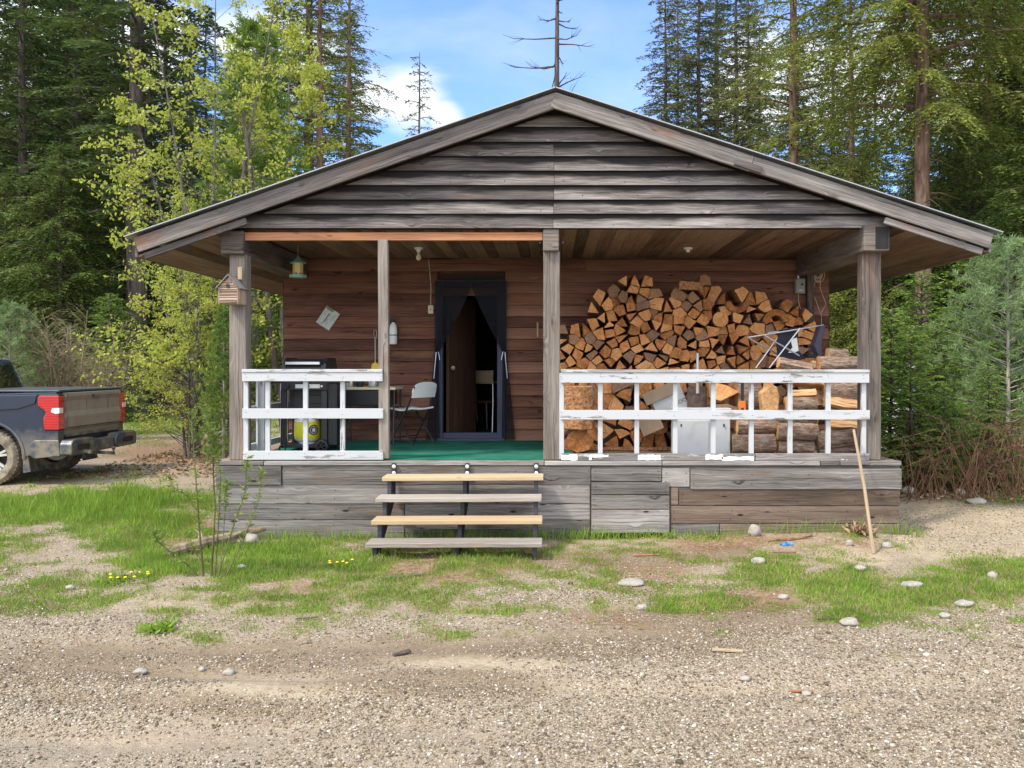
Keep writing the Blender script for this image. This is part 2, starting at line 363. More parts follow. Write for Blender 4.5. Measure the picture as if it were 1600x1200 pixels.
DK = [(120,1035,260,34),(420,1020,240,26),(640,1070,200,20),(930,1000,260,34),(1100,965,260,24),(300,1100,260,14),(1500,760,120,40),(760,1010,240,22),(1000,870,220,12)]
LIT = [(300,705,140,22,1.0),(700,885,150,26,.8),(480,910,120,18,.55),(1010,900,100,22,.6),(1180,935,120,24,.7),(1330,860,60,16,.6),(960,960,140,22,.5),(280,835,60,30,.8),(1500,760,120,28,1.0),(300,640,160,8,1.0),(1150,850,150,14,.7),(870,845,60,12,.5)]
GV = [(1300,1080,420,95,1.5),(1500,1000,200,40,1.0),(100,1090,240,40,.8),(640,1090,260,50,.5),(870,925,200,16,.55),(330,690,200,10,1.2),(1500,830,170,36,1.6),(1430,800,80,16,.9),(1060,905,120,14,.5),(30,930,70,40,.7),(760,990,200,22,.35),(120,1030,260,60,.4),(60,690,160,8,1.0)]
def pxof(x, y):
    yy = np.maximum(y, .5); return CXP + F * x / yy, CYP + H0 * F / yy
def field(L, x, y, seed):
    px, py = pxof(x, y); v = np.zeros_like(px)
    jx = (fbm(x, y, 1.1, seed) - .5) * 90; jy = (fbm(x, y, 1.3, seed + 5) - .5) * 26
    for cx, cy, rx, ry, st in L:
        d = np.sqrt(((px + jx - cx) / rx)**2 + ((py + jy - cy) / ry)**2)
        v = np.maximum(v, st * np.clip((1.6 - d) / 1.25, 0, 1))
    return v
def grass_f(x, y):
    v = field(GR, x, y, 1); n = fbm(x, y, 2.3, 3, 5)
    far = (y > 17).astype(float) * .35
    base = np.where((y > 6.2) & (y < 12), .14, 0.0)
    n2 = fbm(x, y, 7.5, 4, 4)
    return np.clip((v * .85 + base + far) * (.25 + 1.5 * n) - .10 + (n - .5) * .35 + (n2 - .5) * 1.15 * np.clip(v * 3 + base * 2, 0, 1), 0, 1)
def litter_f(x, y): return np.clip(field(LIT, x, y, 11) * (.5 + fbm(x, y, 2.0, 13)), 0, 1)
def soil_f(x, y): return np.clip(field([(*q, 1.0) for q in DK], x, y, 51) * (.3 + 1.3 * fbm(x, y, 1.8, 53)), 0, 1)
SAND = [(1500,830,150,34),(1440,800,70,18),(1560,850,120,22),(1340,870,60,14),(300,1085,300,18),(760,1035,160,12)]
def sand_f(x, y): return np.clip(field([(*q, 1.1) for q in SAND], x, y, 71) * (.5 + fbm(x, y, 2.2, 73)), 0, 1)
def track_f(x, y):
    t = 0
    for c0, m0, w0 in ((4.35, .13, .16), (5.75, .10, .17), (4.9, -.06, .13), (6.35, -.03, .14)): t = np.maximum(t, np.exp(-((y - c0 - m0 * x - .12 * np.sin(x * .8 + c0)) / w0)**2))
    return t * np.clip(fbm(x, y, .9, 75) * 2 - .4, 0, 1)
def gravel_f(x, y):
    base = np.where(y < 6.4, .36, .22)
    return np.clip((field(GV, x, y, 21) + base) * (.15 + 1.5 * fbm(x, y, 1.4, 23, 5)) + (fbm(x, y, 5, 27) - .5) * .4 - track_f(x, y) * .5 - sand_f(x, y) * .5, 0, 1)
def hgt(x, y):
    h = (fbm(x, y, .35, 31) - .5) * .10 + (fbm(x, y, 1.6, 33) - .5) * .045 + (fbm(x, y, 6, 35) - .5) * .016
    near = np.clip((np.abs(x) - 12) / 30, 0, 1) + np.clip((y - 24) / 30, 0, 1)
    h = h * (1 + near * 4)
    inside = ((x > -3.7) & (x < 3.9) & (y > 8.9) & (y < 19)).astype(float)
    px, py = pxof(x, y)
    h = h + .10 * np.exp(-(((x - 5.2) / 1.2)**2 + ((y - 10.6) / .9)**2)) + .05*np.exp(-(((x-3.0)/.8)**2 + ((y-8.85)/.3)**2))
    rut = .03 * np.exp(-((y - (4.9 + .16*x)) / .25)**2) - .02 * np.exp(-((y - (4.5 + .16*x)) / .2)**2)
    h = h - track_f(x, y) * .025
    return h * (1 - inside) - .05 * inside + rut
def hz(x, y): return float(hgt(np.array([float(x)]), np.array([float(y)]))[0])
def axis_pts(segs):
    out = [segs[0][0]]
    for a, b, st in segs:
        n = max(1, int(round((b - a) / st))); out += list(np.linspace(a, b, n + 1)[1:])
    return np.array(out)
gx = axis_pts([(-900,-200,100),(-200,-60,14),(-60,-20,2),(-20,-8,.3),(-8,8,.05),(8,20,.3),(20,60,2),(60,200,14),(200,900,100)])
gy = axis_pts([(-300,-20,70),(-20,2,2),(2,3.4,.15),(3.4,10.5,.045),(10.5,16,.10),(16,30,.35),(30,70,2),(70,200,13),(200,900,100)])
X, Y = np.meshgrid(gx, gy); Z = hgt(X, Y)
V = np.stack([X, Y, Z], -1).reshape(-1, 3); nx_, ny_ = len(gx), len(gy)
ii = np.arange(nx_ - 1)[None, :] + np.arange(ny_ - 1)[:, None] * nx_
Q = np.stack([ii, ii + 1, ii + 1 + nx_, ii + nx_], -1).reshape(-1, 4)
ga = grass_f(X, Y).ravel(); la = litter_f(X, Y).ravel(); va = gravel_f(X, Y).ravel(); sa_ = soil_f(X, Y).ravel(); sn_ = np.maximum(sand_f(X, Y), track_f(X, Y) * .5).ravel()
def _ground(k, p):
    P = k.pos(); g, l, v = k.attr('grass'), k.attr('litter'), k.attr('gravel')
    n1 = k.noise(P, 2.2, 6, .6); n2 = k.noise(P, 18, 5, .65); n3 = k.noise(P, 90, 3, .6)
    dirt = k.mix(n1, (.15,.112,.070), (.35,.275,.185)); dirt = k.mix(k.m('MULTIPLY', n3, .6), dirt, (.48,.395,.285))
    sa = k.voro(P, 48, out='Distance'); ca = k.voro(P, 48, out='Color'); sb = k.voro(P, 120, out='Distance'); cb = k.voro(P, 120, out='Color')
    def stone(c): return k.ramp(k.sep(c)[0], [(0, (.14,.105,.068)), (.35, (.31,.245,.165)), (.7, (.44,.37,.265)), (1, (.60,.53,.42))])
    ma = k.m('MULTIPLY', k.m('SUBTRACT', 1.0, k.step(sa, .32, .5)), k.step(k.m('ADD', k.sep(ca)[1], k.m('MULTIPLY', v, .9)), .75, .95))
    mb = k.m('MULTIPLY', k.m('SUBTRACT', 1.0, k.step(sb, .35, .55)), k.step(k.m('ADD', k.sep(cb)[1], k.m('MULTIPLY', v, 1.0)), .6, .85))
    c = k.mix(mb, dirt, stone(cb)); c = k.mix(ma, c, stone(ca))
    lit = k.ramp(n2, [(.3, (.09,.045,.022)), (.5, (.25,.14,.075)), (.72, (.42,.30,.19))])
    lm = k.step(k.m('ADD', l, k.m('MULTIPLY', k.m('SUBTRACT', n2, .5), .9)), .30, .62)
    c = k.mix(k.m('MULTIPLY', lm, .75), c, lit)
    gr = k.ramp(k.noise(P, 30, 4), [(.3, (.11,.13,.022)), (.55, (.20,.21,.045)), (.75, (.31,.26,.10))])
    gm = k.step(k.m('ADD', g, k.m('MULTIPLY', k.m('SUBTRACT', n2, .5), .8)), .22, .62)
    c = k.mix(k.m('MULTIPLY', gm, .8), c, gr)
    sn = k.attr('sand'); c = k.mix(k.m('MULTIPLY', k.step(k.m('ADD', sn, k.m('MULTIPLY', k.m('SUBTRACT', n2, .5), .8)), .25, .75), .7), c, k.mix(n3, (.36,.28,.175), (.56,.46,.32)))
    so_ = k.attr('soil'); c = k.mix(k.m('MULTIPLY', k.step(k.m('ADD', so_, k.m('MULTIPLY', k.m('SUBTRACT', n2, .5), 1.2)), .1, .8), .7), c, k.vm('MULTIPLY', c, (.58, .52, .45)))
    c = k.vm('MULTIPLY', c, k.comb(*[k.m('ADD', .42, k.m('MULTIPLY', k.noise(P, 32, 5, .75), 1.0))] * 3))
    k.put(p.inputs['Base Color'], c)
    h = k.m('ADD', k.m('MULTIPLY', ma, k.m('SUBTRACT', .5, sa)), k.m('MULTIPLY', mb, k.m('MULTIPLY', k.m('SUBTRACT', .5, sb), .5)))
    h = k.m('ADD', h, k.m('MULTIPLY', n2, .5)); k.put(p.inputs['Normal'], k.bump(h, .9, .02))
M_ground = mat('gravel_dirt_and_turf', _ground, rough=.95, spec=.15)
ground = mesh_np('ground', V, Q, 4, M_ground, attrs={'grass': ('POINT', ga), 'litter': ('POINT', la), 'gravel': ('POINT', va), 'soil': ('POINT', sa_), 'sand': ('POINT', sn_)}, smooth=True)
tag(ground, kind='structure')

# hills far behind the forest
hx = np.linspace(-700, 900, 161); hy = np.array([230., 260, 300, 350, 420, 520])
HX, HY = np.meshgrid(hx, hy); prof = np.array([0, .25, .55, .8, 1.0, 1.0])[:, None]
HZ = prof * (20 + 40 * fbm(HX, HY * .2, .004, 41) + 34 * np.exp(-((HX - 250) / 170)**2) + 14 * fbm(HX, HY, .05, 43) + 8 * fbm(HX, HY, .2, 44)) - 4
ii = np.arange(160)[None, :] + np.arange(5)[:, None] * 161
M_hill = mat('wooded_hillside', lambda k, p: k.put(p.inputs['Base Color'], k.mix(k.step(k.noise(k.pos(), .12, 6), .35, .7), (.035,.06,.055), (.09,.125,.09))), rough=1)
tag(mesh_np('hills', np.stack([HX, HY, HZ], -1).reshape(-1, 3), np.stack([ii, ii+1, ii+162, ii+161], -1).reshape(-1, 4), 4, M_hill, smooth=True), kind='structure')

# ------------------------------------------------------------------ cabin
random.seed(3)
cabin = empty('cabin', (0, 0, 0), 0, 'weathered grey wood cabin with gabled roof and covered front porch', 'cabin')
# roof outline (front plane)
YR = 8.86
RX, RZ = wx(868, YR), wz(141, YR)
LX, LZ = wx(203, YR), wz(371, YR)
QX, QZ = wx(1557, YR), wz(364, YR)
sl = (RZ - LZ) / (RX - LX); sr = (RZ - QZ) / (QX - RX)
YEND = 19.2
def rake(x0, z0, x1, z1, off0, off1, y0, y1, mb, r=None):
    """board following the roof slope between (x0,z0) and (x1,z1), from off0 down to off1 below it"""
    mb.prism([(x0, z0 - off1), (x1, z1 - off1), (x1, z1 - off0), (x0, z0 - off0)], y0, y1, 'xz', r=r)
def rake_uv(mb, x0, z0, x1, z1, off0, off1, y0, y1):
    d = Vector((x1 - x0, 0, z1 - z0)); L = d.length; d.normalize(); n = Vector((-d.z, 0, d.x))
    if n.z < 0: n = -n
    c = Vector(((x0 + x1) / 2, (y0 + y1) / 2, (z0 + z1) / 2)) - n * (off0 + off1) / 2
    mb.obox(c, (d, (0, 1, 0), n), (L / 2, (y1 - y0) / 2, (off1 - off0) / 2), 0)
roof = MB()
for sgn, ex, ez in ((-1, LX - .05, LZ + .012), (1, QX + .05, QZ + .012)):
    rake_uv(roof, RX, RZ + .03, ex, ez, .004, .014, YR - .045, YEND)
roof_o = roof.build('roof', M_metal_edge, cabin)
rk = MB()
# rake boards: each side of two lengths, upper board and narrower lower trim
def onL(x): return RZ + (x - RX) * sl
def onR(x): return RZ - (x - RX) * sr
lowers = [(RX - .004, LX)]; jx = wx(448, YR)
rake_uv(rk, RX - .004, onL(RX) - .004, LX + .03, onL(LX + .03), .016, .172, YR, YR + .04)
jr = wx(1172, YR)
rake_uv(rk, RX + .004, onR(RX) - .004, jr + .05, onR(jr + .05), .016, .180, YR - .006, YR + .036)
rake_uv(rk, jr + .052, onR(jr + .052), QX - .02, onR(QX - .02), .016, .172, YR, YR + .04)
rake_uv(rk, jr - .12, onR(jr - .12) - .0, jr + .16, onR(jr + .16), .10, .17, YR - .03, YR - .007)
# lower trim starts near eaves
rake_uv(rk, wx(372, YR), onL(wx(372, YR)), LX + .06, onL(LX + .06), .187, .255, YR + .03, YR + .07)
rake_uv(rk, wx(1395, YR), onR(wx(1395, YR)), QX - .06, onR(QX - .06), .187, .255, YR + .03, YR + .07)
rk.build('rake_board', M_rake, roof_o, bevel=.004)
# eave fascia running back
ef = MB()
ef.box(LX + .03, LX + .06, YR + .04, YEND, LZ - .20, LZ - .01, r=.3); ef.build('eave_board', M_rake, roof_o, bevel=.003); ef = MB()
ef.box(QX - .06, QX - .03, YR + .04, YEND, QZ - .20, QZ - .01, r=.6)
ef.build('eave_board', M_rake, roof_o, bevel=.003)
# gable siding boards
gb = MB(); YG = 9.07
ys = [357, 334.5, 312.5, 290, 267.5, 245, 222.5, 199.5, 176.5, 156]
zb = [wz(v, YG) for v in ys]
tilt = .034
def siding(mb, x0, x1, z0, z1, yf, r=None, over=.015):
    # lap board: foot stands proud by tilt, top tucks under the next one
    a = math.atan2(tilt, z1 - z0); up = Vector((0, math.sin(a), math.cos(a))); nrm = Vector((0, -math.cos(a), math.sin(a)))
    h = (z1 - z0 + over); c = Vector(((x0 + x1) / 2, yf - tilt + .009, z0)) + up * h / 2
    mb.obox(c, ((1, 0, 0), tuple(nrm), tuple(up)), ((x1 - x0) / 2, .009, h / 2), 0, r=r)
for i in range(8):
    z0, z1 = zb[i], min(zb[i + 1], RZ - .168 * 1.05 - .014)
    def lim(z):
        inset = .168
        return RX - (RZ - inset * 1.05 - z) / sl + 0, RX + (RZ - inset * 1.05 - z) / sr
    # board length reaches under the rake boards at its lower edge
    xl, xr = lim(z0)
    if i == 0: xl, xr = wx(333, YG), wx(1416, YG)
    a = max(xl, -3.7 if i == 0 else -9); b_ = xr
    xm = wx(865, YG) + random.uniform(-.01, .01)
    zs = z1
    # trapezoid: build as prism clipped by the slope
    def seg(x0, x1, r):
        top = min(z1 + .012, 99)
        pts = []
        xl1, xr1 = lim(z1 + .012)
        tl = max(x0, xl1 - .02) if i else x0; tr = min(x1, xr1 + .02) if i else x1
        yb = YG; f0 = (x0, yb - tilt, z0); f1 = (x1, yb - tilt, z0); t1 = (tr, yb, z1 + .012); t0 = (tl, yb, z1 + .012)
        off = Vector((0, .018, .002))
        A = [Vector(q) for q in (f0, f1, t1, t0)]; B = [q + off for q in A]
        uvs = [(x0, 0), (x1, 0), (tr, z1 - z0 + .012), (tl, z1 - z0 + .012)]
        gb.face(A, uvs, 0, r); gb.face(B[::-1], uvs[::-1], 0, r)
        for q in range(4):
            w = (q + 1) % 4; gb.face([A[q], B[q], B[w], A[w]], [(uvs[q][0], .2), (uvs[q][0], .21), (uvs[w][0], .21), (uvs[w][0], .2)], 0, r)
    if i < 6: seg(a, xm - .002, random.random()); seg(xm + .002, b_, random.random())
    else: seg(a, b_, random.random())
for z_ in zb[:-2]:
    xl_, xr_ = RX - (RZ - .28 - z_) / sl, RX + (RZ - .28 - z_) / sr; q_ = xl_ + .2
    while q_ < min(xr_, 3.6):
        if q_ > -3.5:
            c_ = (q_ + random.uniform(-.03, .03), YG - tilt * .8, z_ + random.uniform(.025, .045)); gb.lathe([(.006, .004), (.006, -.002), (.0005, -.0025)], 7, c_, 'y', m=1)
        q_ += .61
gb.box(-3.6, 3.8, YG + .03, YG + .045, zb[0] + .05, zb[2], m=0)
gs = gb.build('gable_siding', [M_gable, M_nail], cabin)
# backing gable triangle so that nothing shows through
for ya, yb in ((YG + .05, YG + .07), (18.8, 18.83)):
    bk = MB(); bk.prism([(RX - (RZ - .1 - ZC - .02) / sl, ZC + .02), (RX + (RZ - .1 - ZC - .02) / sr, ZC + .02), (RX, RZ - .1)], ya, yb, 'xz'); bk.build('gable_sheathing', M_dark, gs)
# porch ceiling planks and soffits, planks run front to back
ce = MB(); x = -3.58; PL = .14
CXL, CXR = -3.42, 3.62
x = CXL
while x < CXR:
    w = PL * random.uniform(.93, 1.07); ce.box(x + .002, min(x + w, CXR) - .002, YG + .05, YB + .3, ZC, ZC + .018, grain=1); x += w
ce.build('ceiling', M_soffit, cabin)
for side in (-1, 1):
    so = MB()
    ex, ez = (LX + .05, LZ - .20) if side < 0 else (QX - .05, QZ - .20); ix = CXL if side < 0 else CXR; iz = ZC
    n = 6 if side < 0 else 7; d = Vector((ix - ex, 0, iz - ez)); L = d.length; d.normalize(); nn = Vector((-d.z, 0, d.x)); nn = nn if nn.z > 0 else -nn
    for q in range(n):
        c = Vector((ex, (YR + .06 + YEND) / 2, ez)) + d * (L * (q + .5) / n) + nn * .009
        so.obox(c, ((0, 1, 0), tuple(d), tuple(nn)), ((YEND - YR - .06) / 2, L / n / 2 - .002, .009), 0)
    so.build('soffit', M_soffit, cabin)
# walls
WXL, WXR = wx(444, YB), wx(1294, YB)
DXL, DXR, DZT = wx(682, YB), wx(791, YB), wz(438, YB)
wl = MB(); z = ZD; nrow = 0
random.seed(8)
while z < ZC - .005:
    z1 = min(z + .1525, ZC + .1)
    if z < DZT - .02:
        siding(wl, WXL, DXL + .01, z, z1, YB, over=.01); siding(wl, DXR - .01, WXR, z, z1, YB, over=.01)
    else:
        s_ = random.uniform(-1.5, 2.5); siding(wl, WXL, s_ - .002, z, z1, YB, over=.01); siding(wl, s_ + .002, WXR, z, z1, YB, over=.01)
    z = z1
wo = wl.build('front_wall', M_wall, cabin)
ws = MB()
ws.box(WXL, DXL + .06, YB + .012, YB + .08, .1, ZC + .2, r=.2); ws.box(DXR - .06, WXR, YB + .012, YB + .08, .1, ZC + .2, r=.2); ws.box(DXL + .06, DXR - .06, YB + .012, YB + .08, DZT - .02, ZC + .2, r=.4)
ws.build('wall_sheathing', M_dark, wo)
sw = MB()
for xx, sg in ((WXL, -1), (WXR, 1)):
    z = 0.05
    while z < 3.3:
        sw.obox((xx + sg * .008, (YB + 18.8) / 2, z + .076), ((0, 1, 0), (1, 0, 0), (0, 0, 1)), ((18.8 - YB) / 2 - .01, .010, .075), 0); z += .1525
sw.box(WXL, WXR, 18.7, 18.75, 0, 3.4, grain=0); sw.build('side_wall', M_wallside, cabin)
# inside of the doorway: a dim room
rm = MB()
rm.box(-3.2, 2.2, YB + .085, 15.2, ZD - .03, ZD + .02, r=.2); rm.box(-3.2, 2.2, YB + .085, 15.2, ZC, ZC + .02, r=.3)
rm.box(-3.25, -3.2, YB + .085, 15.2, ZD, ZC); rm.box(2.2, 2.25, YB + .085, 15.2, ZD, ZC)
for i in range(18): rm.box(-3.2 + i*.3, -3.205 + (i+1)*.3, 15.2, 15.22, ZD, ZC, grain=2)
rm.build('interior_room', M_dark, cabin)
# door frame
fr = MB()
fi_l, fi_r = wx(692, YB), wx(777, YB)
fr.box(DXL, fi_l, YB - .045, YB + .09, ZD + .005, DZT, r=.1); fr.box(fi_r, DXR, YB - .045, YB + .09, ZD + .005, DZT, r=.2)
fr.box(fi_l + .001, fi_r - .001, YB - .043, YB + .088, wz(450, YB), DZT - .001, r=.3)
fr.box(fi_l + .001, fi_r - .001, YB - .02, YB + .09, ZD + .002, wz(676, YB), r=.4)
do = fr.build('door_frame', M_blue, cabin, bevel=.004)
th = MB(); th.box(DXL + .02, DXR - .02, YB - .10, YB - .046, ZD + .003, ZD + .035); th.build('threshold', M_blue, do, bevel=.004)
tb = MB(); tb.box(fi_l + .002, fi_r - .002, YB, YB + .03, wz(462, YB), wz(450, YB) - .002); tb.build('transom_board', M_wall, do)
# open inner door swung inside, left
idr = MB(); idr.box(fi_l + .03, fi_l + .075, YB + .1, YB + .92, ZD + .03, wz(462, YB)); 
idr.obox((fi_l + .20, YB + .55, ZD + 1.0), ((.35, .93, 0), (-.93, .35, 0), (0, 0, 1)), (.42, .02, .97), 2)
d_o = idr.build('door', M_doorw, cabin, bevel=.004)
kb = MB(); kb.lathe([(0.001, -.03), (.03, -.025), (.033, 0), (.02, .02), (.012, .03), (.012, .06)], 12, (fi_l + .12, YB + .16, ZD + .98), 'y'); kb.build('door_knob', mat('brass_knob', col=(.16,.12,.07), rough=.4, metal=.8), d_o, smooth=True)
# bug-mesh curtains gathered at both sides and tied
cu = MB()
def curtain(xo, xi_top, sgn, seedv):
    rnd = random.Random(seedv); n = 13; rows = []
    zt, zk, zb_ = DZT - .015, wz(551, YB), ZD + .02
    for z in np.linspace(zt, zb_, 26):
        if z > zk: t = ((zt - z) / (zt - zk)); wdt = (1 - t**1.15) * (xi_top - xo) + sgn * .055; x0 = xo - sgn * .03
        else: t = (zk - z) / (zk - zb_); wdt = sgn * (.055 + .13 * t); x0 = xo - sgn * (.03 + .12 * t)
        rows.append([(x0 + wdt * i / (n - 1), YB - .075 - .022 * math.sin(i * 2.1 + z * .7) * (1 if z < zk + .5 else .5), z) for i in range(n)])
    for a, b in zip(rows, rows[1:]):
        for i in range(n - 1): cu.face([a[i], a[i+1], b[i+1], b[i]])
midx = (DXL + DXR) / 2
curtain(DXL + .02, midx + .01, 1, 1); curtain(DXR - .02, midx + .01, -1, 2)
cuo = cu.build('bug_mesh_curtain', M_screen, do, smooth=True)
for sx, sg in ((DXL + .01, 1), (DXR - .01, -1)):
    ti = MB(); z0 = wz(551, YB); ti.tube([(sx - sg*.03, YB - .11, z0 - .35), (sx - sg*.005, YB - .12, z0 - .08), (sx + sg*.0, YB - .115, z0), (sx + sg*.03, YB - .10, z0 + .01), (sx + sg*.05, YB - .115, z0 - .1)], .006, 6)
    ti.build('curtain_tie', M_alu, cuo)
# ---- deck
dk = MB(); x = -3.55
random.seed(5)
while x < 3.72:
    w = .14; dk.box(x + .002, min(x + w, 3.72) - .002, 9.07, YB + .02, ZD - .035, ZD - .003, grain=1); x += w
deck = dk.build('deck', M_plank, cabin)
ca = MB(); ca.box(-3.26, .26, 9.12, YB - .03, ZD - .002, ZD + .006); ca.build('carpet', M_carpet, deck)
ed = MB(); YS = 9.03
for a, b in ((336, 412), (413, 850), (851, 1034), (1035, 1281), (1282, 1312), (1313, 1408)):
    ed.box(wx(a, YS), wx(b, YS) - .002, YS - .012, 9.068, wz(727, YS), ZD - .001 + random.uniform(-.003, .003), grain=0)
ed.build('deck_edge_board', M_skirt, deck, bevel=.003)
sk = MB()
boards = [(338,440,728,757.5,.02),(441,923,728,757.5,0),(924,1034,729.5,752,0),(1035,1078,731,760.5,0),(1079,1409,732,764.5,.012),
 (338,922,758,787,0),(924,1046,753.5,772,.02),(1048,1060,762,789,0),(1061,1407,765.5,790,0),
 (338,632,788,812,0),(633,922,788,812,0),(924,1046,773,795,.02),(1048,1406,791,818,0),
 (338,632,813,839,0),(633,922,813,840,0),(924,1046,796,832,.02),(1048,1124,819,841,0),(1125,1406,819,846,0)]
for a, b, t, bo, pr in boards:
    sk.box(wx(a, YS), wx(b, YS) - .003, YS - pr + random.uniform(0, .006), YS + .03, wz(bo, YS) - (.05 if bo > 835 else 0), wz(t, YS) - .002, grain=0, m=2 if (a > 1045 and t > 760 and bo < 820) or (a == 1125) else 0)
for q in range(4):   # side skirts
    for xx in (wx(337, YS), wx(1408, YS) - .03): sk.box(xx, xx + .03, YS + .032, YB, .0 + q * .19, .186 + q * .19, grain=1)
for a, b, t, bo, pr in boards:
    for px_ in ([a + 5, b - 5] if b - a > 30 else []) + [v for v in range(int(a) + 95, int(b) - 40, 90)]:
        for fr_ in (.28, .72): sk.lathe([(.0055, .002), (.0055, -.002), (.0005, -.003)], 7, (wx(px_ + random.uniform(-2, 2), YS), YS - pr, wz(t + (bo - t) * fr_, YS)), 'y', m=1)
sk.box(wx(339, YS), wx(1405, YS), YS + .0302, YS + .045, .0, ZD - .03, grain=0, r=.15)
sk.build('skirt_board', [M_skirt, M_nail, M_skirt_br], deck, bevel=.003)
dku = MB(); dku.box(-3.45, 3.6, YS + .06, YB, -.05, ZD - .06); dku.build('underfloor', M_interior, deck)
# ---- porch posts, block ends, beam
def post(x0, x1, zt, name='post', yd=.17, m=None):
    p = MB(); p.box(x0, x1, YF + .01, YF + yd, ZD - .0, zt, grain=2); return p.build(name, m or M_post, cabin, bevel=.008)
p1 = post(wx(357.5, YF), wx(384, YF), wz(397, YF)); p2 = post(wx(849, YF), wx(875, YF), wz(392, YF)); p3 = post(wx(1348, YF), wx(1377.5, YF), wz(392, YF))
def block(a, b, t, bo, y0, par):
    p = MB(); p.box(wx(a, y0), wx(b, y0), y0, YB - .05, wz(bo, y0), wz(t, y0), grain=1); p.build('beam', M_post, par, bevel=.01)
M_charred = wood('charred_post_wood', (.006,.006,.006), (.013,.012,.012), (.04,.037,.036), brown_amt=0)
block(344, 380, 360, 397, YF - .07, p1); block(848.5, 873.5, 358, 392, YF - .05, p2)
p = MB(); y0 = YF - .12; p.box(wx(1350, y0), wx(1390, y0), y0, YB - .05, wz(392, y0), wz(351, y0), grain=1); p.build('beam', M_post, p3, bevel=.01)
ch = MB(); ch.box(wx(1368, y0), wx(1388.5, y0), y0 - .004, y0 + .01, wz(389, y0), wz(354, y0), grain=2); ch.build('charred_patch', M_charred, p3)
th_ = MB()
th_.bar(W(592.5 + 7, 716, YF + .02) + Vector((.01, 0, 0)), W(599.0, 375.5, YF + .02), .105, .085, (0, 1, 0)); th_.build('thin_post', M_post, cabin, bevel=.004)
bm_ = MB(); bm_.box(wx(380.5, YF), wx(848, YF), YF - .02, YF + .03, wz(376, YF), wz(363.5, YF), grain=0); bm_.build('cross_beam', M_red, cabin, bevel=.004)
bm_ = MB(); bm_.box(-3.5, 3.6, YG + .045, YG + .16, ZC + .001, ZC + .11, grain=0); bm_.build('plate_beam', M_dark, cabin)
# ---- railings
def nails(mb, pts, y):
    for px, py in pts:
        c = W(px, py, y); mb.lathe([(.0045, 0), (.0045, -.002), (.0005, -.0022)], 8, (c.x, y, c.z), 'y', m=1)
def rails(x0, x1, bal, top, mid, bot, side, botmat, mtop):
    rl = empty('railing', (0, 0, 0)); rl.parent = cabin; y = YF
    a = MB(); a.box(wx(x0, y), wx(x1, y), y - .055, y - .015, wz(top[2], y), wz(top[1], y), grain=0)
    nails(a, [(q + random.uniform(-1, 1), top[1] + random.uniform(3, 11)) for q in bal for _ in (0, 1)], y - .0553); a.build('top_rail', [M_white, M_nail], rl, bevel=.003)
    a = MB(); a.box(wx(x0, y), wx(x1, y), y - .065, y + .075, wz(top[1], y) + .0005, wz(top[1], y) + .032, grain=0); a.build('rail_cap', mtop, rl, bevel=.003)
    a = MB(); a.box(wx(x0, y), wx(x1 + 1, y), y - .05, y - .012, wz(mid[1], y), wz(mid[0], y), grain=0)
    nails(a, [(q + random.uniform(-2, 2), sum(mid)/2 + random.uniform(-3, 3)) for q in bal], y - .0503); a.build('middle_rail', [M_white, M_nail], rl, bevel=.003)
    for i, (p0, p1_, ma_) in enumerate(bot):
        a = MB(); a.box(wx(p0, y), wx(p1_, y) - .002, y - .05, y - .012, max(wz(bot_z[1], y), ZD + .001), wz(bot_z[0], y), grain=0)
        nails(a, [(q + random.uniform(-3, 3), sum(bot_z)/2 + random.uniform(-3, 3)) for q in bal if p0 < q < p1_], y - .0503); a.build('bottom_rail', [ma_, M_nail], rl, bevel=.003)
    for q in bal:
        w = 3.6; a = MB(); a.box(wx(q - w, y), wx(q + w, y), y - .011, y + .03, ZD + .012, wz(top[1] + 1, y), grain=2); a.build('baluster', M_white, rl, bevel=.002)
    return rl
bot_z = (704, 717.5)
rL = rails(381, 599, [384.5, 418.5, 477.5, 535.5, 596], (0, 581.5, 595.5), (638, 653.5), [(382, 600, M_white)], None, None, M_white)
# side railing running back to the wall on the left
xs = -3.36
a = MB(); a.box(xs - .02, xs + .02, YF + .18, YB - .02, wz(595, YF), wz(583, YF), grain=1); a.build('top_rail', M_white, rL, bevel=.002)
a = MB(); a.box(xs - .02, xs + .02, YF + .18, YB - .02, wz(653, YF), wz(638, YF), grain=1); a.build('middle_rail', M_white, rL, bevel=.002)
a = MB(); a.box(xs - .02, xs + .02, YF + .18, YB - .02, ZD + .06, ZD + .13, grain=1); a.build('bottom_rail', M_white, rL, bevel=.002)
for yy in (9.75, 10.62, 11.3):
    a = MB(); a.box(xs + .022, xs + .045, yy - .06, yy + .06, ZD + .01, wz(583, YF), grain=2); a.obox((xs + .06, yy, ZD + .48), ((1, 0, 0), (0, 1, 0), (0, 0, 1)), (.045, .02, .45), 2); a.build('baluster', M_white, rL, bevel=.002)
bot_z = (708, 720)
rails(876, 1355.5, [877.5, 938, 995, 1055, 1114.5, 1174, 1234.5, 1294, 1349.5], (0, 582, 598), (640.5, 655), [(877, 1178, M_white_bits), (1179, 1356, M_grey)], None, None, M_white_worn)
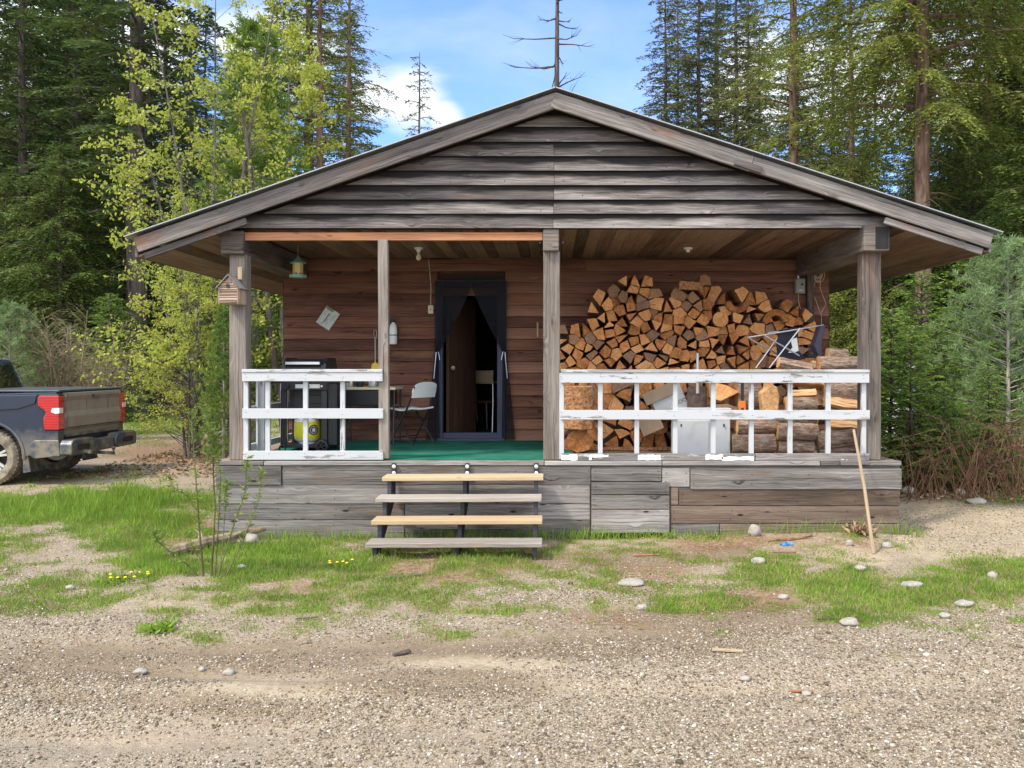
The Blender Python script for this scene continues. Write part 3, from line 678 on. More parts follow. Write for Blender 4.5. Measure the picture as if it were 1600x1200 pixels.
# paint dollops on the bare lower rail
random.seed(4); last_rail = cabin.children[-1]
M_paintblob = mat('thick_white_paint_flake', col=(.80,.79,.76), rough=.6)
for a, b, t, bo in ((877, 902, 708.5, 719), (921, 950, 709, 714), (996, 1031, 709, 719), (1101, 1128, 708.3, 718), (1126, 1176, 712, 719.4), (1311, 1322, 716, 718.5), (920, 924, 712, 719)):
    pd = MB(); n = 9; pts = [(a + (b - a) * i / n, bo + random.uniform(-1.5, 0)) for i in range(n + 1)] + [(b - (b - a) * i / n, t + random.uniform(0, 2.0)) for i in range(n + 1)]
    pd.prism([(wx(p_, YF), wz(q_, YF)) for p_, q_ in pts], YF - .0515, YF - .0495, 'xz')
    pd.build('paint_flake', M_paintblob, last_rail)
# ---- steps
M_washer = mat('bolt_washer', col=(.6,.6,.6), rough=.4, metal=.5)
st = empty('steps', (0, 0, 0)); st.parent = cabin
XR_ = -.07
treads = [(8.70, .658, 742.5, M_tread_new), (8.45, .481, 0, M_tread_old), (8.20, .304, 0, M_tread_new), (7.94, .136, 0, M_tread_old)]
for y, z, _, mm in treads:
    a = MB(); tl = random.uniform(-.015, .015); a.obox(((-1.72 + XR_) / 2 + tl, y + .13, z - .021), ((1, 0, random.uniform(0, .004)), (0, 1, 0), (0, 0, 1)), (.825, .13, .021), 0)
    a.build('tread', mm, st, bevel=.005)
for sx in (-1.64, -.865, -.135):
    prof = []; y0, z0 = 8.96, ZD - .05
    tops = [(8.96, .612), (8.73, .612), (8.73, .435), (8.48, .435), (8.48, .258), (8.23, .258), (8.23, .09), (7.99, .09), (7.99, -.03), (8.12, -.03), (8.99, .40), (8.99, .612)]
    a = MB(); a.prism([(q[0], q[1]) for q in tops], sx - .02, sx + .02, 'yz'); a.build('stringer', M_blackwood, st, bevel=.002)
    b_ = MB(); b_.prism([(sx - .018 + (.012 if abs(t_) in (1, 3) else 0) * s_, ZD - .125 + t_ * .028 + .03) for s_, t_ in ((1, -2), (1, -1), (1, 0), (1, 1), (1, 2), (1, 3))] + [(sx + .018 - (.012 if abs(t_) in (1, 3) else 0), ZD - .125 + t_ * .028 + .03) for t_ in (3, 2, 1, 0, -1, -2)][:6], YS - .035, YS - .028, 'xz') if False else b_.box(sx - .024, sx + .024, YS - .034, YS - .022, ZD - .165, ZD - .018)
    bo = b_.build('hanger_plate', M_black, st, bevel=.004)
    for zz in (ZD - .055, ZD - .125):
        c_ = MB(); c_.lathe([(.021, 0), (.021, -.008), (.012, -.014), (.0005, -.015)], 12, (sx, YS - .034, zz), 'y')
        c_.build('bolt', M_washer, bo, smooth=True)
# wood scraps under the steps
tag((lambda m_: (m_.obox((-.9, 8.9, .13), ((1,0,0),(0,1,0),(0,0,1)), (.62, .02, .04), 0), m_.build('board', M_skirt))[1])(MB()), 'old grey board lying behind the steps against the skirt', 'board')
# ------------------------------------------------------------------ things on the porch
def thing(mb, name, mats, label, cat, group=None, parent=None, bevel=0.0, smooth=False, segs=1):
    return tag(mb.build(name, mats, parent, bevel=bevel, smooth=smooth, segs=segs), label, cat, group)
def part(mb, name, mats, parent, bevel=0.0, smooth=False, segs=1): return mb.build(name, mats, parent, bevel=bevel, smooth=smooth, segs=segs)
# birdhouse on the left post
bh = empty('birdhouse', (-3.335, 8.93, 2.44), 0.0, 'rustic twig birdhouse hanging on the left corner post', 'birdhouse')
m = MB(); hw, hd, h1, h2 = .095, .10, .155, .255
m.prism([(-hw, 0), (hw, 0), (hw, h1), (0, h2), (-hw, h1)], -.065, .15, 'xz'); part(m, 'body', M_bhouse, bh, bevel=.004)
m = MB()
for q in range(4): m.tube([(-hw, -.072, .014 + q * .024), (hw, -.072, .016 + q * .024)], .012, 8, r=random.random())
for q in range(6): m.tube([(hw + .007, -.055 + q * .034, 0), (hw + .007, -.055 + q * .034, h1 - .005)], .014, 6, r=random.random())
for q in (-1, 1): m.tube([(q * hw, -.074, 0), (q * hw, -.074, h1)], .010, 6, r=.4)
for q in range(5): m.tube([(-hw + .01, -.070, .115 + q*.022), (hw - .01 - (q > 2) * .03 * (q-2), -.070, .118 + q*.020)], .009, 6, r=random.random())
part(m, 'twig_cladding', M_bhouse, bh)
for sg in (-1, 1):
    m = MB(); d = Vector((sg * .15, 0, -.155)).normalized(); n_ = Vector((-d.z * sg, 0, d.x * sg)); n_ = n_ if n_.z > 0 else -n_
    for q in range(3): m.obox(Vector((sg * .002, -.055 + q * .088, h2 + .012)) + d * .085, (tuple(d), (0, 1, 0), tuple(n_)), (.095, .043, .005), 0)
    part(m, 'roof', M_grey, bh, bevel=.002)
m = MB(); m.lathe([(.0005, -.083), (.021, -.083), (.021, -.070)], 14, (-.005, 0, .165), 'y'); part(m, 'entrance_hole', M_black, bh)
m = MB(); m.obox((.05, .115, .30), ((1,0,0),(0,1,0),(0,0,1)), (.022, .01, .06), 2); part(m, 'hanging_bracket', M_board, bh, bevel=.002)
bh.scale = (1.02, 1.0, 1.12)
# hanging bird feeder
c = W(465.5, 417, 10.3); fd = empty('bird_feeder', (c.x, 10.3, c.z - .13), .2, 'yellow bird feeder with green roof hanging from the porch ceiling', 'bird feeder')
m = MB(); m.lathe([(.001, .03), (.062, .03), (.062, .175), (.001, .175)], 6, (0,0,0)); part(m, 'body', M_feeder_y, fd, bevel=.003)
m = MB(); m.lathe([(.006, .262), (.03, .225), (.098, .178), (.098, .172), (.001, .172)], 6); part(m, 'roof', M_feeder_g, fd)
m = MB(); m.lathe([(.001, .0), (.098, .0), (.102, .035), (.092, .035), (.088, .012), (.001, .012)], 6); part(m, 'tray', M_feeder_g, fd)
m = MB(); m.tube([(0, 0, .26), (0, 0, ZC - fd.location.z)], .0025, 5); part(m, 'hanging_wire', M_wire, fd)
for a in (-.4, .65): 
    m = MB(); m.obox((math.sin(a) * .056, -math.cos(a) * .056, .045), ((math.cos(a), math.sin(a), 0), (0, 0, 1), (math.sin(a), -math.cos(a), 0)), (.016, .010, .003), 0); part(m, 'seed_port', M_black, fd)
# lamps
for px, bulb, lb in ((654, True, 'bare bulb in a white ceiling lampholder near the thin post'), (1075, False, 'empty white ceiling lampholder above the firewood pile')):
    c = W(px, 388, 10.5); e = empty('ceiling_lamp', (c.x, 10.5, ZC), 0, lb, 'ceiling lamp')
    m = MB(); m.lathe([(.001, 0), (.055, 0), (.055, -.018), (.026, -.026), (.024, -.055), (.001, -.055)], 18); part(m, 'lampholder', M_whitep, e, smooth=True)
    if bulb: m = MB(); m.lathe([(.014, -.055), (.016, -.075), (.032, -.11), (.031, -.135), (.018, -.153), (.001, -.158)], 16); part(m, 'bulb', M_bulb, e, smooth=True)
YW = YB - .035
# notice
m = MB(); c = W(512.5, 497, YW); a = R(34)
e = empty('notice', (c.x, YW, c.z), 0, 'weathered pale green notice pinned crooked on the cabin wall', 'notice')
m.obox((0, 0, 0), ((math.cos(a), 0, -math.sin(a)), (0, 1, 0), (math.sin(a), 0, math.cos(a))), (.105, .003, .135), 0); part(m, 'sheet', M_paper, e)
m = MB(); m.obox((-.02, -.006, .0), ((math.cos(a), 0, -math.sin(a)), (0, 1, 0), (math.sin(a), 0, math.cos(a))), (.004, .003, .075), 0); part(m, 'printed_line', M_ink, e)
m = MB(); m.obox((.03, -.004, .12), ((math.cos(a), 0, -math.sin(a)), (0, 1, 0), (math.sin(a), 0, math.cos(a))), (.055, .002, .018), 0); part(m, 'torn_header', M_card, e)
# fire extinguisher
c = W(615.5, 538, YW); fe = empty('fire_extinguisher', (c.x, YB - .085, c.z), 0, 'white fire extinguisher mounted on the wall left of the door', 'fire extinguisher')
m = MB(); m.lathe([(.001, 0), (.045, 0), (.052, .01), (.052, .21), (.044, .255), (.022, .28), (.018, .295), (.001, .295)], 20); part(m, 'cylinder', M_whitep, fe, smooth=True)
m = MB(); m.lathe([(.001, .29), (.02, .29), (.02, .33), (.001, .33)], 10); m.obox((.012, 0, .34), ((1,0,0),(0,1,0),(0,0,1)), (.04, .01, .008), 0); m.obox((.02, 0, .362), ((.95,0,.3),(0,1,0),(-.3,0,.95)), (.045, .009, .005), 0); part(m, 'valve', M_black, fe, bevel=.002)
m = MB(); m.tube([(.01, -.01, .32), (-.03, -.03, .33), (-.055, -.02, .27), (-.058, -.01, .2)], .008, 7); part(m, 'hose', M_black, fe, smooth=True)
m = MB(); m.lathe([(.0535, .115), (.0535, .128), (.052, .128)], 20); part(m, 'strap', M_black, fe)
m = MB(); m.box(-.06, .06, .05, .082, .05, .24); part(m, 'wall_bracket', M_black, fe)
# fly swatter
c = W(586.5, 575, YW); fs = empty('fly_swatter', (c.x, YW - .01, c.z - .06), 0, 'yellow fly swatter hanging on the cabin wall above the table', 'fly swatter')
m = MB(); m.prism([(-.048, 0), (.048, 0), (.052, .09), (.03, .125), (.01, .13), (.008, .15), (-.008, .15), (-.01, .13), (-.03, .125), (-.052, .09)], -.003, .002, 'xz'); part(m, 'paddle', M_yellow, fs, bevel=.001)
m = MB()
m.tube([(-.004, 0, .13), (-.006, 0, .45), (-.022, 0, .53), (-.016, 0, .56), (0, 0, .575), (.016, 0, .56), (.022, 0, .53), (.006, 0, .45), (.004, 0, .13)], .003, 5); part(m, 'wire_handle', M_wire, fs)
# switch with cord
c = W(673, 483.5, YW + .01); e = empty('wall_switch', (c.x, YB - .02, c.z), 0, 'cream switch plate beside the door with a cord running up', 'switch')
m = MB(); m.box(-.035, .035, -.02, .0, -.056, .056); part(m, 'plate', M_cream, e, bevel=.003)
m = MB(); m.box(-.005, .005, -.028, -.0205, -.012, .012); part(m, 'toggle', M_ink, e)
m = MB(); m.tube([(0, -.01, .056), (.004, -.006, .3), (-.012, -.006, .5), (-.03, -.004, ZC - c.z - .02)], .006, 6); part(m, 'cord', M_rope, e)
# small wooden latch
m = MB(); c = W(840, 515, YW); m.box(c.x - .012, c.x + .012, YW - .012, YW + .01, c.z - .10, c.z + .10); thing(m, 'wood_strip', M_tread_new, 'short orange wood strip nailed upright on wall between door and post', 'wood strip', bevel=.002)
# small hooks right of the extinguisher
# electrical box
c = W(1248.5, 447.5, YW); e = empty('electrical_box', (c.x, YB - .04, c.z), 0, 'grey green electrical box on the wall above the firewood', 'electrical box')
M_ebox = mat('grey_green_box_paint', col=(.24,.27,.24), rough=.5)
m = MB(); m.box(-.065, .065, -.06, .02, -.10, .10); part(m, 'housing', M_ebox, e, bevel=.006)
m = MB(); m.box(-.055, .055, -.066, -.061, -.09, .09); part(m, 'cover', M_ebox, e, bevel=.003)
m = MB(); m.lathe([(.001, -.08), (.016, -.08), (.016, -.067)], 12, (.018, 0, .02), 'y'); part(m, 'knob', M_black, e)
m = MB(); m.box(-.02, .03, -.068, -.0665, -.065, -.05); part(m, 'label_plate', M_cream, e)
m = MB(); m.tube([(-.012, 0, .10), (-.012, 0, ZC - c.z)], .014, 8); part(m, 'conduit', M_alu, e, smooth=True)
m = MB(); m.tube([(-.01, 0, -.10), (-.012, -.01, -.2), (.03, -.01, -.36), (.045, -.01, -.5), (.04, 0, -.9)], .006, 6); part(m, 'cable', M_rope, e, smooth=True)
# corner trim post and cable coil
m = MB(); m.box(wx(1261, YB-.1), wx(1272, YB-.1), YB - .12, YB - .045, ZD + .01, ZC - .01, grain=2); thing(m, 'wall_post', M_post, 'grey upright post standing against the wall behind the firewood', 'post', bevel=.004)
m = MB(); random.seed(21); c = W(1277, 424, YB - .08)
for q in range(7):
    rx, rz, ox = random.uniform(.045, .075), random.uniform(.09, .14), random.uniform(-.02, .02)
    m.tube([(c.x + ox + rx * math.sin(t), YB - .08 - .006 * q, c.z - rz * (1 - math.cos(t)) + .1) for t in np.linspace(0, 2 * math.pi, 18)], .005, 5)
for dx, dz in ((-.02, -.75), (.04, -.55)):
    m.tube([(c.x + dx, YB - .1, c.z - .05), (c.x + dx * 1.5 - .03, YB - .1, c.z + dz * .4), (c.x + dx + .07, YB - .1, c.z + dz * .8), (c.x + .05, YB - .1, c.z + dz)], .004, 5)
thing(m, 'cable_coil', M_rope, 'coil of pale cord hanging at the right end of the cabin wall', 'cable', smooth=True)
m = MB(); p0 = W(1343, 387, 10.0); p1_ = W(1285, 413, 11.4)
m.tube([p0 + Vector((0, -.02, -.08)), p0 + Vector((0, 0, -.01)), p0 + Vector((-.0, .05, 0)), p1_ + Vector((0, -.05, 0)), p1_ + Vector((0, 0, -.02)), p1_ + Vector((0, .01, -.1))], .013, 8)
thing(m, 'bracket_pipe', M_whitep, 'thin white pipe running under the porch eave at right', 'pipe', smooth=True)
# ---- grill
g = empty('gas_grill', (wx(470, 9.9), 9.9, ZD + .006), 0, 'black gas grill cart behind the left white railing', 'grill')
gx0 = lambda px: wx(px, 9.9) - g.location.x
m = MB(); m.prism([(.02, 1.09 - .14), (.05, .96 + .055), (.12, 1.085), (.44, 1.085), (.50, 1.0), (.50, .95)], gx0(441), gx0(508), 'yz'); part(m, 'lid', M_blackm, g, bevel=.012, segs=2)
for a in (441, 504):
    m = MB(); m.prism([(-.0, .95), (.03, 1.03), (.10, 1.10), (.46, 1.10), (.53, 1.0), (.53, .95)], gx0(a), gx0(a + 5), 'yz'); part(m, 'lid_end', M_black, g, bevel=.006)
m = MB(); m.box(gx0(445.5), gx0(499.5), .0, .028, 1.015, 1.055); part(m, 'lid_handle', M_steel, g, bevel=.006)
m = MB(); m.box(gx0(438), gx0(511), .0, .5, .83, .94); part(m, 'firebox', M_black, g, bevel=.01)
m = MB(); m.box(gx0(440), gx0(512), -.035, -.001, .72, .83); cp = part(m, 'control_panel', M_black, g, bevel=.006)
m = MB(); m.box(gx0(463), gx0(501), -.041, -.036, .745, .79); part(m, 'name_plate', M_steel, cp)
for q in (451, 482):
    m = MB(); m.lathe([(.02, -.065), (.024, -.04), (.024, -.036)], 14, (gx0(q), 0, .77), 'y'); m.lathe([(.0005, -.0651), (.02, -.065)], 14, (gx0(q), 0, .77), 'y'); part(m, 'knob', M_blackm, cp)
m = MB(); m.lathe([(.0005, -.052), (.012, -.05), (.013, -.036)], 12, (gx0(504), 0, .767), 'y'); part(m, 'igniter_button', M_whitep, cp)
for a, b in ((438, 447), (502, 511)):
    m = MB(); m.box(gx0(a), gx0(b), 0, .05, .05, .72); part(m, 'leg', M_blackm, g, bevel=.004)
for a, b in ((438, 446), (503, 511)):
    m = MB(); m.box(gx0(a), gx0(b), .45, .5, .05, .72); part(m, 'leg', M_blackm, g, bevel=.004)
m = MB(); m.box(gx0(512), gx0(526), .02, .48, .08, .82); part(m, 'side_panel', M_black, g, bevel=.004)
m = MB(); m.box(gx0(447.5), gx0(501.5), .10, .115, .38, .72); m.box(gx0(477), gx0(500), .085, .099, .56, .66); part(m, 'front_panel', M_black, g, bevel=.004)
m = MB(); m.box(gx0(438), gx0(512), .0, .5, .05, .085); part(m, 'bottom_shelf', M_blackm, g, bevel=.004)
m = MB(); m.box(gx0(395), gx0(436), .04, .46, .80, .855); part(m, 'side_shelf', M_blackm, g, bevel=.01)
m = MB(); m.box(gx0(513), gx0(532), .0, .46, .80, .855); part(m, 'side_shelf', M_blackm, g, bevel=.01)
for a, yy in ((504, -.03), (506, .46)):
    m = MB(); m.lathe([(.05, -.02), (.072, -.018), (.075, 0), (.072, .018), (.05, .02)], 20, (gx0(a), yy, .076), 'y')
    for q in range(5):
        t = q * 2 * math.pi / 5; m.obox((gx0(a) + .03 * math.cos(t), yy, .076 + .03 * math.sin(t)), ((math.cos(t), 0, math.sin(t)), (0, 1, 0), (-math.sin(t), 0, math.cos(t))), (.03, .008, .006), 0)
    part(m, 'wheel', M_black, g)
m = MB(); m.lathe([(.03, -.012), (.042, -.01), (.045, 0), (.042, .01), (.03, .012)], 16, (gx0(442), -.02, .045), 'y'); part(m, 'caster', M_black, g)
# propane tank stands on the grill's shelf
pt = empty('propane_tank', (wx(481, 10.12), 10.12, ZD + .092), .1, 'white propane tank in a yellow sleeve under the grill', 'gas tank')
def _tank(k, p):
    s = k.sep(k.obj()); z = s[2]; ang = k.m('ARCTAN2', s[1], s[0])
    n = k.noise(k.obj(), 14, 3)
    yel = k.mix(k.step(n, .45, .7), (.72,.62,.01), (.62,.60,.02))
    band = k.m('MULTIPLY', k.step(z, .058, .060), k.m('SUBTRACT', 1.0, k.step(z, .262, .264)))
    k.put(p.inputs['Base Color'], k.mix(band, (.74,.74,.72), yel))
M_tank = mat('propane_tank_sleeve', _tank, rough=.4)
m = MB(); m.lathe([(.001, 0), (.10, 0), (.10, .02), (.13, .03), (.153, .06), (.157, .10), (.157, .25), (.150, .29), (.12, .33), (.06, .352), (.001, .355)], 32); part(m, 'body', M_tank, pt, smooth=True)
m = MB(); m.lathe([(.095, .345), (.102, .42), (.098, .42), (.09, .345)], 24); part(m, 'collar', M_whitep, pt, smooth=True)
m = MB(); m.lathe([(.001, .355), (.018, .355), (.018, .40), (.03, .40), (.03, .415), (.001, .415)], 12); part(m, 'valve', M_steel, pt)
a0 = -math.pi / 2 + .62
def onring(a, rad, z): return Vector((rad * math.cos(a), rad * math.sin(a), z))
em = MB()
def patch(mb, r_out, r_in, n, rad, m_):
    for i in range(n):
        t0, t1 = 2*math.pi*i/n, 2*math.pi*(i+1)/n; q = []
        for rr, t in ((r_in, t0), (r_out, t0), (r_out, t1), (r_in, t1)): q.append(onring(a0 + rr * math.cos(t) / .157, rad, .165 + rr * math.sin(t)))
        mb.face(q, None, m_)
patch(em, .062, .044, 28, .1585, 0); patch(em, .040, .0, 28, .1585, 0)
part(em, 'round_emblem', M_ink, pt)
em = MB(); patch(em, .044, .040, 28, .1587, 0)
for dx, dz, w, h in ((-.012, .0, .006, .018), (0, .004, .006, .02), (.013, -.002, .006, .016), (0, -.022, .016, .004)):
    em.face([onring(a0 + (dx + sx * w) / .157, .1592, .165 + dz + sz * h) for sx, sz in ((-1,-1),(1,-1),(1,1),(-1,1))])
part(em, 'emblem_marks', M_whitep, pt)
# ---- small table with pots
tx0, tx1, ty0, ty1, tz = wx(527, 10.7), wx(618, 10.7), 10.7, 11.3, ZD + .74
t = empty('folding_table', ((tx0 + tx1) / 2, 11.0, ZD + .006), 0, 'cream topped folding table against the wall behind the left railing', 'table')
tw = (tx1 - tx0) / 2
m = MB(); m.box(-tw, tw, -.3, .3, .70, .735); part(m, 'tabletop', M_cream, t, bevel=.008)
m = MB(); m.box(-tw + .08, tw - .08, -.27, .27, .50, .698); part(m, 'apron', M_black, t, bevel=.01)
for sx in (-1, 1):
    for sy in (-1, 1): m = MB(); m.tube([(sx * (tw - .03), sy * .22, .70), (sx * (tw - .08 + .04), sy * .26, 0)], .012, 8); part(m, 'leg', M_blackm, t, smooth=True)
for px, r_, h_, nm, mt, lb in ((547, .06, .09, 'cooking_pot', M_steel, 'steel cooking pot at the left of the folding table'), (562, .05, .12, 'jar', M_black, 'dark jar standing between the pots on the folding table'), (583, .065, .08, 'bowl', M_alu, 'metal bowl at the right end of the folding table')):
    m = MB(); m.lathe([(.001, 0), (r_ * .9, 0), (r_, h_ * .3), (r_, h_), (r_ - .005, h_), (r_ - .006, .01), (.001, .01)], 20, (wx(px, 10.95), 10.95, ZD + .742)); thing(m, nm, mt, lb, nm.replace('_', ' '), smooth=True)
# ---- white folding chair
fc = empty('folding_chair', (wx(645, 11.0), 10.98, ZD + .006), R(-34), 'white plastic folding chair with dark legs left of the doorway', 'chair')
# local: seat faces -x (towards left), back at +x
def cbox(pts_fn, nu, nv, th, mb):
    g_ = [[Vector(pts_fn(u / nu, v / nv)) for v in range(nv + 1)] for u in range(nu + 1)]
    for sgn in (0, 1):
        o = Vector(th) * sgn
        for u in range(nu):
            for v in range(nv):
                q = [g_[u][v] + o, g_[u+1][v] + o, g_[u+1][v+1] + o, g_[u][v+1] + o]; mb.face(q if sgn else q[::-1])
    for (A, B) in ([((u, 0), (u + 1, 0)) for u in range(nu)] + [((u, nv), (u + 1, nv)) for u in range(nu)] + [((0, v), (0, v + 1)) for v in range(nv)] + [((nu, v), (nu, v + 1)) for v in range(nv)]):
        a, b = g_[A[0]][A[1]], g_[B[0]][B[1]]; mb.face([a, b, b + Vector(th), a + Vector(th)])
m = MB(); cbox(lambda u, v: (-.22 + .40 * u, (-.2 + .4 * v), .425 + .02 * math.cos(u * 6.0) * .6 + .012 * (2*v-1)**2 + .01*u), 12, 6, (0, 0, .022), m); m.build('seat', M_whitep, fc, weld=True, smooth=True)
m = MB(); cbox(lambda u, v: (.17 + .055 * u - .03 * (1 - (2*v-1)**2) * -1 * .8, (-.215 + .43 * v) * (1 - .13 * max(0, u - .55) / .45 * 1), .60 + .20 * u - .035 * abs(2*v-1)**3 * (u > .7)), 8, 12, (.02, 0, 0), m); bko = m.build('backrest', M_whitep, fc, weld=True, smooth=True)
m = MB(); m.lathe([(.0005, -.002), (.03, -.002), (.03, .002)], 20, (0, 0, 0), 'x'); ho = m.build('hand_slot', M_black, bko); ho.location = (.225 - .0, 0, .735); ho.scale = (1, 1.5, .6)
m = MB(); m.lathe([(.0005, -.002), (.03, -.002), (.03, .002)], 20, (0, 0, 0), 'x'); ho = m.build('hand_slot', M_black, bko); ho.location = (.201, 0, .74); ho.scale = (1, 1.5, .6)
for sy in (-1, 1):
    m = MB(); m.tube([(.225, sy * .2, .74), (.13, sy * .215, .50), (-.06, sy * .22, .2), (-.18, sy * .22, 0)], .011, 8); part(m, 'leg', M_blackm, fc, smooth=True)
    m = MB(); m.tube([(-.13, sy * .19, .42), (.05, sy * .195, .2), (.20, sy * .2, 0)], .011, 8); part(m, 'leg', M_blackm, fc, smooth=True)
for p_, q_ in (((-.13, -.215, .09), (-.13, .215, .09)), ((.135, -.195, .09), (.135, .195, .09))):
    m = MB(); m.tube([p_, q_], .008, 6); part(m, 'stretcher', M_blackm, fc)
# ---- indoors: table edge and chair
ic = empty('dining_chair', (wx(765, 13.0), 13.0, ZD + .02), R(60), 'wooden backed dining chair just inside the doorway', 'chair')
m = MB(); m.box(-.2, .2, -.2, .2, .43, .46); part(m, 'seat', M_dark, ic, bevel=.01)
m = MB(); m.box(-.22, -.19, -.2, .2, .72, .92); part(m, 'backrest', M_board, ic, bevel=.01)
for sx in (-1, 1):
    for sy in (-1, 1): m = MB(); m.tube([(sx * .2, sy * .19, .92 if sx < 0 else .43), (sx * .19, sy * .19, .43), (sx * .24, sy * .21, 0)], .011, 8); part(m, 'leg', M_alu, ic, smooth=True)
it = empty('indoor_table', (wx(742, 13.3), 13.4, ZD + .02), 0, 'small pale topped table beside the chair inside the doorway', 'table')
m = MB(); m.box(-.1, 1.1, -.1, .6, .72, .745); part(m, 'tabletop', M_board, it)
for a, b in ((-.05, 0), (1.0, 0), (-.05, .5), (1.0, .5)): m = MB(); m.tube([(a, b, .72), (a + .04, b, 0)], .012, 8); part(m, 'leg', M_alu, it, smooth=True)
# ------------------------------------------------------------------ firewood
def _endg(dark, mid, light, green=0):
    def b(k, p):
        o = k.obj(); r = k.orand(); oo = k.vm('ADD', o, k.comb(k.m('MULTIPLY', r, 13.0), k.m('MULTIPLY', r, 7.0), k.m('MULTIPLY', r, 29.0)))
        s = k.sep(o)
        off = k.comb(k.m('ADD', s[0], k.m('MULTIPLY', k.m('SUBTRACT', r, .5), .22)), 0.0, k.m('ADD', s[2], .09))
        w = k.noise(oo, 14, 3); d = k.m('ADD', k.vm('LENGTH', off), k.m('MULTIPLY', w, .02))
        rings = k.m('SINE', k.m('MULTIPLY', d, 520.0)); n = k.noise(oo, 26, 5, .65); big = k.noise(oo, 7, 3)
        saw = k.noise(k.scale(oo, 20, 20, 260), 1, 3)
        f = k.m('ADD', k.m('MULTIPLY', n, .5), k.m('MULTIPLY', big, .3)); f = k.m('ADD', f, k.m('MULTIPLY', rings, .025)); f = k.m('ADD', f, k.m('MULTIPLY', saw, .16)); f = k.m('ADD', f, k.m('MULTIPLY', k.m('SUBTRACT', r, .5), .30))
        c = k.ramp(f, [(.28, dark), (.48, mid), (.72, light)])
        grey = k.step(k.m('FRACT', k.m('MULTIPLY', r, 17.3)),   .82, .88)
        c = k.mix(k.m('MULTIPLY', grey, .75), c, k.mix(n, (.13,.085,.065), (.27,.19,.145)))
        ck = k.voro(k.scale(oo, 9, 9, 9), 1, feature='DISTANCE_TO_EDGE'); cm = k.m('SUBTRACT', 1.0, k.step(ck, .0, .035))
        c = k.mix(k.m('MULTIPLY', cm, k.m('MULTIPLY', k.step(n, .45, .6), .8)), c, tuple(x * .35 for x in dark))
        k.put(p.inputs['Base Color'], c); k.put(p.inputs['Normal'], k.bump(k.m('SUBTRACT', k.m('ADD', n, k.m('MULTIPLY', saw, .6)), k.m('MULTIPLY', cm, .5)), .6, .006))
    return b
M_end = mat('split_log_end', _endg((.22,.085,.030), (.58,.245,.088), (.82,.44,.19)), rough=.9, spec=.15)
def _side(k, p):
    o = k.obj(); r = k.orand(); oo = k.vm('ADD', o, k.comb(k.m('MULTIPLY', r, 3.0), r, 0.0))
    n = k.noise(k.scale(oo, 40, 5, 40), 1, 5); k.put(p.inputs['Base Color'], k.ramp(n, [(.3, (.14,.06,.03)), (.55, (.42,.21,.10)), (.8, (.62,.38,.20))])); k.put(p.inputs['Normal'], k.bump(n, .6, .008))
M_split = mat('split_log_side', _side, rough=.9, spec=.15)
def _bark(k, p):
    uv = k.uv(); r = k.orand(); s = k.sep(uv); v = k.comb(k.m('MULTIPLY', k.m('ADD', s[0], k.m('MULTIPLY', r, 9)), 9.0), k.m('MULTIPLY', s[1], 42.0), r)
    n = k.noise(v, 1, 6, .65, .6); n2 = k.noise(k.comb(k.m('MULTIPLY', s[0], 25), k.m('MULTIPLY', s[1], 60), r), 1, 4)
    c = k.ramp(k.m('ADD', k.m('MULTIPLY', n, .75), k.m('MULTIPLY', n2, .25)), [(.30, (.05,.032,.024)), (.45, (.20,.13,.095)), (.58, (.36,.265,.20)), (.75, (.52,.43,.35))])
    lich = k.step(k.noise(k.vm('ADD', k.obj(), k.comb(r, r, r)), 9, 4), .58, .7); c = k.mix(k.m('MULTIPLY', lich, .45), c, (.42,.40,.35))
    k.put(p.inputs['Base Color'], c); k.put(p.inputs['Normal'], k.bump(n, 1.0, .02))
M_bark = mat('rough_log_bark', _bark, rough=.95, spec=.1)
def clip(poly, nx, nz, d):
    out = []
    for i in range(len(poly)):
        a, b = poly[i], poly[(i + 1) % len(poly)]; da, db = a[0]*nx + a[1]*nz - d, b[0]*nx + b[1]*nz - d
        if da <= 0: out.append(a)
        if (da < 0) != (db < 0) and da != db: t = da / (da - db); out.append((a[0] + (b[0]-a[0])*t, a[1] + (b[1]-a[1])*t))
    return out
def area(p): return .5 * abs(sum(p[i][0]*p[(i+1) % len(p)][1] - p[(i+1) % len(p)][0]*p[i][1] for i in range(len(p))))
def inside(pt, poly):
    c = False; x, z = pt
    for i in range(len(poly)):
        (x1, z1), (x2, z2) = poly[i], poly[i-1]
        if (z1 > z) != (z2 > z) and x < (x2-x1)*(z-z1)/(z2-z1) + x1: c = not c
    return c
def pack(outline, r_min, seed):
    rnd = random.Random(seed); xs = [p[0] for p in outline]; zs = [p[1] for p in outline]; pts = []
    for _ in range(9000):
        p = (rnd.uniform(min(xs), max(xs)), rnd.uniform(min(zs), max(zs)))
        if inside(p, outline) and all((p[0]-q[0])**2 + ((p[1]-q[1])*1.15)**2 > (r_min * rnd.uniform(.75, 1.2))**2 for q in pts): pts.append(p)
    cells = []
    for i, p in enumerate(pts):
        h = r_min * .98; poly = [(p[0] + h * math.cos(t) * 1.0, p[1] + h * math.sin(t)) for t in np.linspace(0, 2*math.pi, 13)[:-1]]
        for j, q in enumerate(pts):
            if i == j: continue
            dx, dz = q[0]-p[0], q[1]-p[1]; L = math.hypot(dx, dz)
            if L > r_min * 3.2: continue
            nx, nz = dx/L, dz/L; poly = clip(poly, nx, nz, (p[0]+q[0])/2*nx + (p[1]+q[1])/2*nz - .0035)
            if len(poly) < 3: break
        if len(poly) >= 3 and area(poly) > .0009: cells.append((p, poly))
    return cells
